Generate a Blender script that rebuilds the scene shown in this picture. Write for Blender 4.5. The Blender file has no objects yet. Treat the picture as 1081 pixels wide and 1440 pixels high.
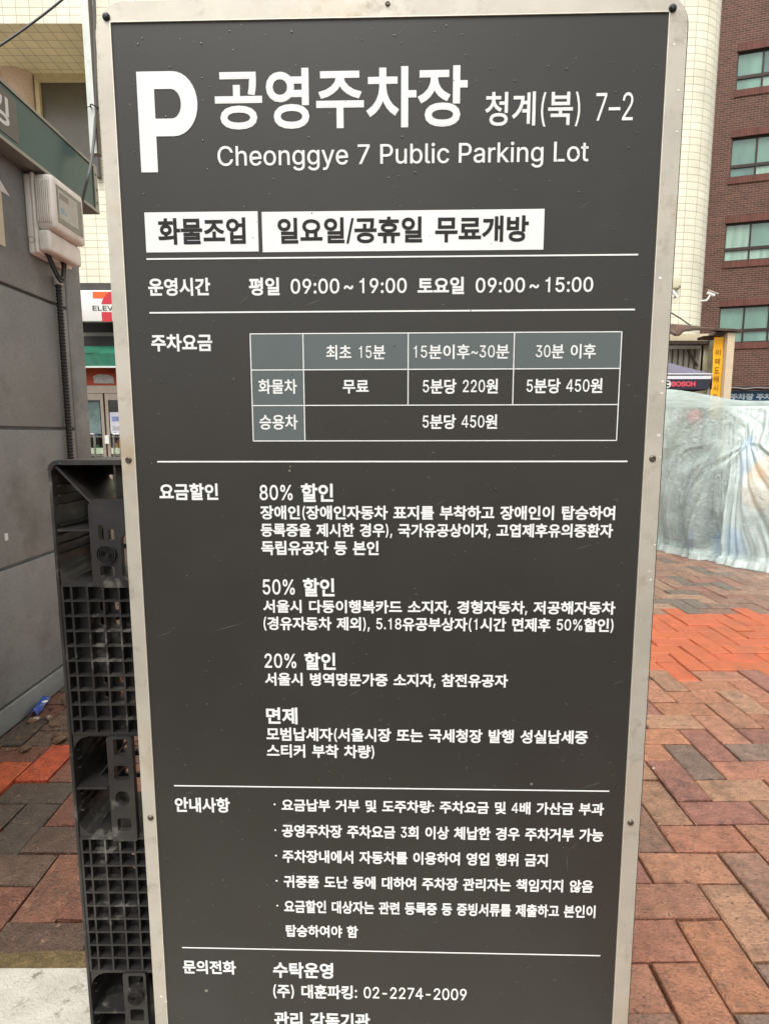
import bpy, bmesh, math, random
from mathutils import Vector, Matrix, noise
random.seed(7)
C = bpy.context.scene.collection
sc = bpy.context.scene
# ---------------------------------------------------------------- camera
FPX, PITCH, ROLL, HCAM = 824.9, 0.13213528, -0.0017993, 1.152
CX, CY = 540.5, 720.0
cp, sp, cr, sr = math.cos(PITCH), math.sin(PITCH), math.cos(ROLL), math.sin(ROLL)
_r = Vector((1, 0, 0)); _d = Vector((0, -sp, -cp)); _f = Vector((0, cp, -sp))
CRIGHT = _r * cr - _d * sr; CDOWN = _r * sr + _d * cr; CFWD = _f
CAM = Vector((0, 0, HCAM))
cd = bpy.data.cameras.new('camera'); cam = bpy.data.objects.new('camera', cd); C.objects.link(cam)
cd.sensor_fit = 'VERTICAL'; cd.sensor_height = 36; cd.sensor_width = 27
cd.lens = 36 * FPX / 1440; cd.clip_end = 500; cd.clip_start = 0.05
m = Matrix.Identity(4)
for i, v in enumerate((CRIGHT, -CDOWN, -CFWD)):
    for j in range(3): m[j][i] = v[j]
m.translation = CAM; cam.matrix_world = m
sc.camera = cam
# ---------------------------------------------------------------- light
SUN_EL, SUN_ROT = math.radians(62), math.radians(200)
w = bpy.data.worlds.new('World'); sc.world = w; w.use_nodes = True
nt = w.node_tree; bg = nt.nodes['Background']
sky = nt.nodes.new('ShaderNodeTexSky'); sky.sky_type = 'NISHITA'; sky.sun_disc = False
sky.sun_elevation = SUN_EL; sky.sun_rotation = SUN_ROT
sky.air_density = 1.0; sky.dust_density = 4.0; sky.ozone_density = 0.6
hs = nt.nodes.new('ShaderNodeHueSaturation'); hs.inputs['Saturation'].default_value = 0.0
nt.links.new(sky.outputs[0], hs.inputs['Color']); nt.links.new(hs.outputs[0], bg.inputs[0])
bg.inputs[1].default_value = 0.15
sd = bpy.data.lights.new('sun', 'SUN'); sd.energy = 1.2; sd.angle = math.radians(25); sd.color = (1, .975, .94)
sun = bpy.data.objects.new('sun', sd); C.objects.link(sun)
# sky rotation: sun direction in world = (sin(rot), cos(rot)) from +Y clockwise
sdir = Vector((math.sin(SUN_ROT) * math.cos(SUN_EL), math.cos(SUN_ROT) * math.cos(SUN_EL), math.sin(SUN_EL)))
sun.rotation_euler = sdir.to_track_quat('Z', 'Y').to_euler()
sc.view_settings.view_transform = 'Standard'; sc.view_settings.look = 'None'
sc.view_settings.exposure = 0.75; sc.view_settings.gamma = 1; sc.view_settings.use_curve_mapping = False

# ---------------------------------------------------------------- helpers
def ray(x, y): return CRIGHT * ((x - CX) / FPX) + CDOWN * ((y - CY) / FPX) + CFWD
def atY(x, y, Y): d = ray(x, y); return CAM + d * (Y / d.y)
def atX(x, y, X): d = ray(x, y); return CAM + d * (X / d.x)
def ground(x, y, z=0): d = ray(x, y); return CAM + d * ((z - HCAM) / d.z)
def lin(r, g, b):
    f = lambda c: (c / 255 / 12.92) if c <= 10 else ((c / 255 + .055) / 1.055) ** 2.4
    return (f(r), f(g), f(b))

def mat(name, col, rough=.6, metal=0, var=0, vscale=8, bump=0, bscale=60, spots=None, rvar=0, spec=.5, stretch=None, attr=None):
    """procedural principled: base colour broken by noise, optional speckle, bump and roughness variation"""
    M = bpy.data.materials.new(name); M.use_nodes = True
    n = M.node_tree; N = n.nodes; L = n.links; p = N['Principled BSDF']
    p.inputs['Roughness'].default_value = rough; p.inputs['Metallic'].default_value = metal
    p.inputs['Specular IOR Level'].default_value = spec
    tc = N.new('ShaderNodeTexCoord'); co = tc.outputs['Object']
    if stretch:
        mp = N.new('ShaderNodeMapping'); mp.inputs['Scale'].default_value = stretch
        L.new(co, mp.inputs['Vector']); co = mp.outputs[0]
    rgb = N.new('ShaderNodeRGB'); rgb.outputs[0].default_value = (*col, 1); out = rgb.outputs[0]
    if attr:
        a = N.new('ShaderNodeAttribute'); a.attribute_name = attr; out = a.outputs['Color']
    def nz(scale, detail=5, rg=.6):
        t = N.new('ShaderNodeTexNoise'); t.inputs['Scale'].default_value = scale; t.inputs['Detail'].default_value = detail
        t.inputs['Roughness'].default_value = rg; L.new(co, t.inputs['Vector']); return t.outputs['Fac']
    def mixc(a, b, fac, mode='MIX', f=1):
        x = N.new('ShaderNodeMix'); x.data_type = 'RGBA'; x.blend_type = mode
        if hasattr(fac, 'links'): L.new(fac, x.inputs[0])
        else: x.inputs[0].default_value = fac
        L.new(a, x.inputs[6])
        if hasattr(b, 'links'): L.new(b, x.inputs[7])
        else: x.inputs[7].default_value = (*b, 1)
        return x.outputs[2]
    def ramp(fac, lo, hi, a=0, b=1):
        r = N.new('ShaderNodeMapRange'); r.inputs[1].default_value = lo; r.inputs[2].default_value = hi
        r.inputs[3].default_value = a; r.inputs[4].default_value = b; L.new(fac, r.inputs[0]); return r.outputs[0]
    if var:
        f = ramp(nz(vscale), .3, .7, 1 - var, 1 + var)
        cmb = N.new('ShaderNodeCombineColor')
        for k in range(3): L.new(f, cmb.inputs[k])
        out = mixc(out, cmb.outputs[0], 1.0, 'MULTIPLY')
    for s in (spots or []):        # (colour, scale, lo, hi)
        out = mixc(out, s[0], ramp(nz(s[1], 4, .7), s[2], s[3]))
    L.new(out, p.inputs['Base Color'])
    if rvar: L.new(ramp(nz(vscale * 1.7), .3, .7, max(.02, rough - rvar), min(1, rough + rvar)), p.inputs['Roughness'])
    if bump:
        b = N.new('ShaderNodeBump'); b.inputs['Strength'].default_value = bump; b.inputs['Distance'].default_value = .01
        L.new(nz(bscale, 6), b.inputs['Height']); L.new(b.outputs[0], p.inputs['Normal'])
    return M

def tilemat(name, c1, c2, mortar, bw, rh, ms, off=.5, rough=.7, bump=.5, dirt=None, soldier=False):
    """brick / tile courses on the wall's UV (metres along the wall, metres up)"""
    M = bpy.data.materials.new(name); M.use_nodes = True
    n = M.node_tree; N = n.nodes; L = n.links; p = N['Principled BSDF']; p.inputs['Roughness'].default_value = rough
    uv = N.new('ShaderNodeUVMap'); uv.uv_map = 'UVMap'
    b = N.new('ShaderNodeTexBrick'); b.offset = off; b.inputs['Scale'].default_value = 1
    b.inputs['Color1'].default_value = (*c1, 1); b.inputs['Color2'].default_value = (*c2, 1); b.inputs['Mortar'].default_value = (*mortar, 1)
    b.inputs['Mortar Size'].default_value = ms; b.inputs['Mortar Smooth'].default_value = .2; b.inputs['Brick Width'].default_value = bw; b.inputs['Row Height'].default_value = rh
    b.inputs['Bias'].default_value = -.1
    L.new(uv.outputs[0], b.inputs['Vector'])
    t = N.new('ShaderNodeTexNoise'); t.inputs['Scale'].default_value = .9; t.inputs['Detail'].default_value = 8; t.inputs['Roughness'].default_value = .7; L.new(uv.outputs[0], t.inputs['Vector'])
    r = N.new('ShaderNodeMapRange'); r.inputs[1].default_value = .25; r.inputs[2].default_value = .75; r.inputs[3].default_value = .78; r.inputs[4].default_value = 1.15; L.new(t.outputs['Fac'], r.inputs[0])
    cmb = N.new('ShaderNodeCombineColor')
    for k in range(3): L.new(r.outputs[0], cmb.inputs[k])
    x = N.new('ShaderNodeMix'); x.data_type = 'RGBA'; x.blend_type = 'MULTIPLY'; x.inputs[0].default_value = 1
    L.new(b.outputs['Color'], x.inputs[6]); L.new(cmb.outputs[0], x.inputs[7]); out = x.outputs[2]
    if dirt:
        t2 = N.new('ShaderNodeTexNoise'); t2.inputs['Scale'].default_value = 1.6; t2.inputs['Detail'].default_value = 9; t2.inputs['Roughness'].default_value = .75
        mp = N.new('ShaderNodeMapping'); mp.inputs['Scale'].default_value = (2.2, .5, 1); L.new(uv.outputs[0], mp.inputs[0]); L.new(mp.outputs[0], t2.inputs['Vector'])
        r2 = N.new('ShaderNodeMapRange'); r2.inputs[1].default_value = .55; r2.inputs[2].default_value = .85; r2.inputs[3].default_value = 0; r2.inputs[4].default_value = .6; L.new(t2.outputs['Fac'], r2.inputs[0])
        y = N.new('ShaderNodeMix'); y.data_type = 'RGBA'; L.new(r2.outputs[0], y.inputs[0]); L.new(out, y.inputs[6]); y.inputs[7].default_value = (*dirt, 1); out = y.outputs[2]
    L.new(out, p.inputs['Base Color'])
    bp = N.new('ShaderNodeBump'); bp.inputs['Strength'].default_value = bump; bp.inputs['Distance'].default_value = .01; bp.invert = True
    L.new(b.outputs['Fac'], bp.inputs['Height']); L.new(bp.outputs[0], p.inputs['Normal'])
    return M

class MB:
    """collects shapes and links them as one mesh object"""
    def __init__(s): s.v = []; s.f = []; s.uv = {}
    def raw(s, vs, fs):
        k = len(s.v); s.v += [Vector(v) for v in vs]; s.f += [tuple(i + k for i in f) for f in fs]; return s
    def quad(s, a, b, c, d): return s.raw([a, b, c, d], [(0, 1, 2, 3)])
    def uvquad(s, pts, uvs):
        s.uv[len(s.f)] = uvs; return s.raw(pts, [tuple(range(len(pts)))])
    def box(s, a, b, bev=0):
        x0, x1 = sorted((a[0], b[0])); y0, y1 = sorted((a[1], b[1])); z0, z1 = sorted((a[2], b[2]))
        if bev <= 0:
            return s.raw([(x0, y0, z0), (x1, y0, z0), (x1, y1, z0), (x0, y1, z0), (x0, y0, z1), (x1, y0, z1), (x1, y1, z1), (x0, y1, z1)],
                         [(0, 3, 2, 1), (4, 5, 6, 7), (0, 1, 5, 4), (1, 2, 6, 5), (2, 3, 7, 6), (3, 0, 4, 7)])
        bm = bmesh.new(); bmesh.ops.create_cube(bm, size=1)
        for v in bm.verts: v.co = Vector(((x0 + x1) / 2 + v.co.x * (x1 - x0), (y0 + y1) / 2 + v.co.y * (y1 - y0), (z0 + z1) / 2 + v.co.z * (z1 - z0)))
        bmesh.ops.bevel(bm, geom=bm.edges[:], offset=bev, segments=3, affect='EDGES', profile=.5)
        return s.bm(bm)
    def bm(s, bm, mtx=None):
        bm.verts.index_update()
        s.raw([(mtx @ v.co if mtx else v.co.copy()) for v in bm.verts], [tuple(v.index for v in f.verts) for f in bm.faces]); bm.free(); return s
    def tube(s, pts, r, n=8, caps=True):
        """tube along a polyline, r a number or one radius per point"""
        pts = [Vector(p) for p in pts]; R = r if isinstance(r, (list, tuple)) else [r] * len(pts)
        k = len(s.v); up = None
        for i, p in enumerate(pts):
            t = (pts[min(i + 1, len(pts) - 1)] - pts[max(i - 1, 0)]).normalized()
            if up is None: up = Vector((0, 0, 1)) if abs(t.z) < .9 else Vector((1, 0, 0))
            a = t.cross(up).normalized(); b = a.cross(t).normalized(); up = b
            for j in range(n):
                an = 2 * math.pi * j / n; s.v.append(p + (a * math.cos(an) + b * math.sin(an)) * R[i])
        for i in range(len(pts) - 1):
            for j in range(n):
                s.f.append((k + i * n + j, k + i * n + (j + 1) % n, k + (i + 1) * n + (j + 1) % n, k + (i + 1) * n + j))
        if caps: s.f.append(tuple(k + j for j in reversed(range(n)))); s.f.append(tuple(k + (len(pts) - 1) * n + j for j in range(n)))
        return s
    def lathe(s, origin, axis, prof, n=24):
        """prof: list of (radius, height) along axis"""
        o = Vector(origin); ax = Vector(axis).normalized(); u = ax.orthogonal().normalized(); v = ax.cross(u)
        k = len(s.v)
        for r, h in prof:
            for j in range(n):
                a = 2 * math.pi * j / n; s.v.append(o + ax * h + (u * math.cos(a) + v * math.sin(a)) * r)
        for i in range(len(prof) - 1):
            for j in range(n): s.f.append((k + i * n + j, k + i * n + (j + 1) % n, k + (i + 1) * n + (j + 1) % n, k + (i + 1) * n + j))
        s.f.append(tuple(k + j for j in reversed(range(n)))); s.f.append(tuple(k + (len(prof) - 1) * n + j for j in range(n)))
        return s
    def build(s, name, material, parent=None, smooth=False, mtx=None):
        me = bpy.data.meshes.new(name); me.from_pydata([tuple(v) for v in s.v], [], s.f)
        if s.uv:
            L = me.uv_layers.new(name='UVMap')
            for fi, uvs in s.uv.items():
                for li, u in zip(me.polygons[fi].loop_indices, uvs): L.data[li].uv = u
        else:
            bm = bmesh.new(); bm.from_mesh(me); bmesh.ops.recalc_face_normals(bm, faces=bm.faces); bm.to_mesh(me); bm.free()
        me.materials.append(material)
        if smooth:
            me.polygons.foreach_set('use_smooth', [True] * len(me.polygons)); me.update()
            try: me.set_sharp_from_angle(angle=math.radians(35))
            except Exception: pass
        return link(name, me, parent, mtx)
def link(name, me, parent=None, mtx=None):
    o = bpy.data.objects.new(name, me); C.objects.link(o)
    if mtx: o.matrix_basis = mtx
    if parent: o.parent = parent; o.matrix_parent_inverse = world(parent).inverted()
    return o
def world(o):
    M_ = o.matrix_basis.copy()
    if o.parent: M_ = world(o.parent) @ o.matrix_parent_inverse @ M_
    return M_
def tag(o, label=None, cat=None, group=None, kind=None):
    if label: o['label'] = label
    if cat: o['category'] = cat
    if group: o['group'] = group
    if kind: o['kind'] = kind
    return o
def thing(name, loc, label, cat, group=None):
    o = bpy.data.objects.new(name, None); C.objects.link(o); o.location = loc; o.empty_display_size = .1
    return tag(o, label, cat, group)

def curve_mesh(splines, extrude=0, offset=0):
    """filled 2-D outline with holes -> mesh verts/faces in the XY plane"""
    cu = bpy.data.curves.new('outline', 'CURVE'); cu.dimensions = '2D'; cu.fill_mode = 'BOTH'; cu.extrude = extrude; cu.offset = offset
    for pts in splines:
        sp_ = cu.splines.new('POLY'); sp_.points.add(len(pts) - 1); sp_.use_cyclic_u = True
        for q, p in zip(sp_.points, pts): q.co = (p[0], p[1], 0, 1)
    o = bpy.data.objects.new('outline', cu); C.objects.link(o)
    dg = bpy.context.evaluated_depsgraph_get(); me = bpy.data.meshes.new_from_object(o.evaluated_get(dg))
    vs = [v.co.copy() for v in me.vertices]; fs = [tuple(p.vertices) for p in me.polygons]
    bpy.data.objects.remove(o); bpy.data.curves.remove(cu); bpy.data.meshes.remove(me)
    return vs, fs
def rrect(x0, y0, x1, y1, r=0, n=6):
    if r <= 0: return [(x0, y0), (x1, y0), (x1, y1), (x0, y1)]
    P = []
    for cx_, cy_, a0 in ((x1 - r, y0 + r, -90), (x1 - r, y1 - r, 0), (x0 + r, y1 - r, 90), (x0 + r, y0 + r, 180)):
        for i in range(n + 1):
            a = math.radians(a0 + 90 * i / n); P.append((cx_ + r * math.cos(a), cy_ + r * math.sin(a)))
    return P
def circ(x, y, r, n=20): return [(x + r * math.cos(2 * math.pi * i / n), y + r * math.sin(2 * math.pi * i / n)) for i in range(n)]
def plate(mb, outer, holes, thick, O, U, V):
    """flat plate with holes; O origin, U and V its in-plane axes, centred on the plane"""
    vs, fs = curve_mesh([outer] + list(holes), thick / 2)
    U = Vector(U); V = Vector(V); W = U.cross(V)
    mb.raw([Vector(O) + U * v.x + V * v.y + W * v.z for v in vs], fs); return mb
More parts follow.
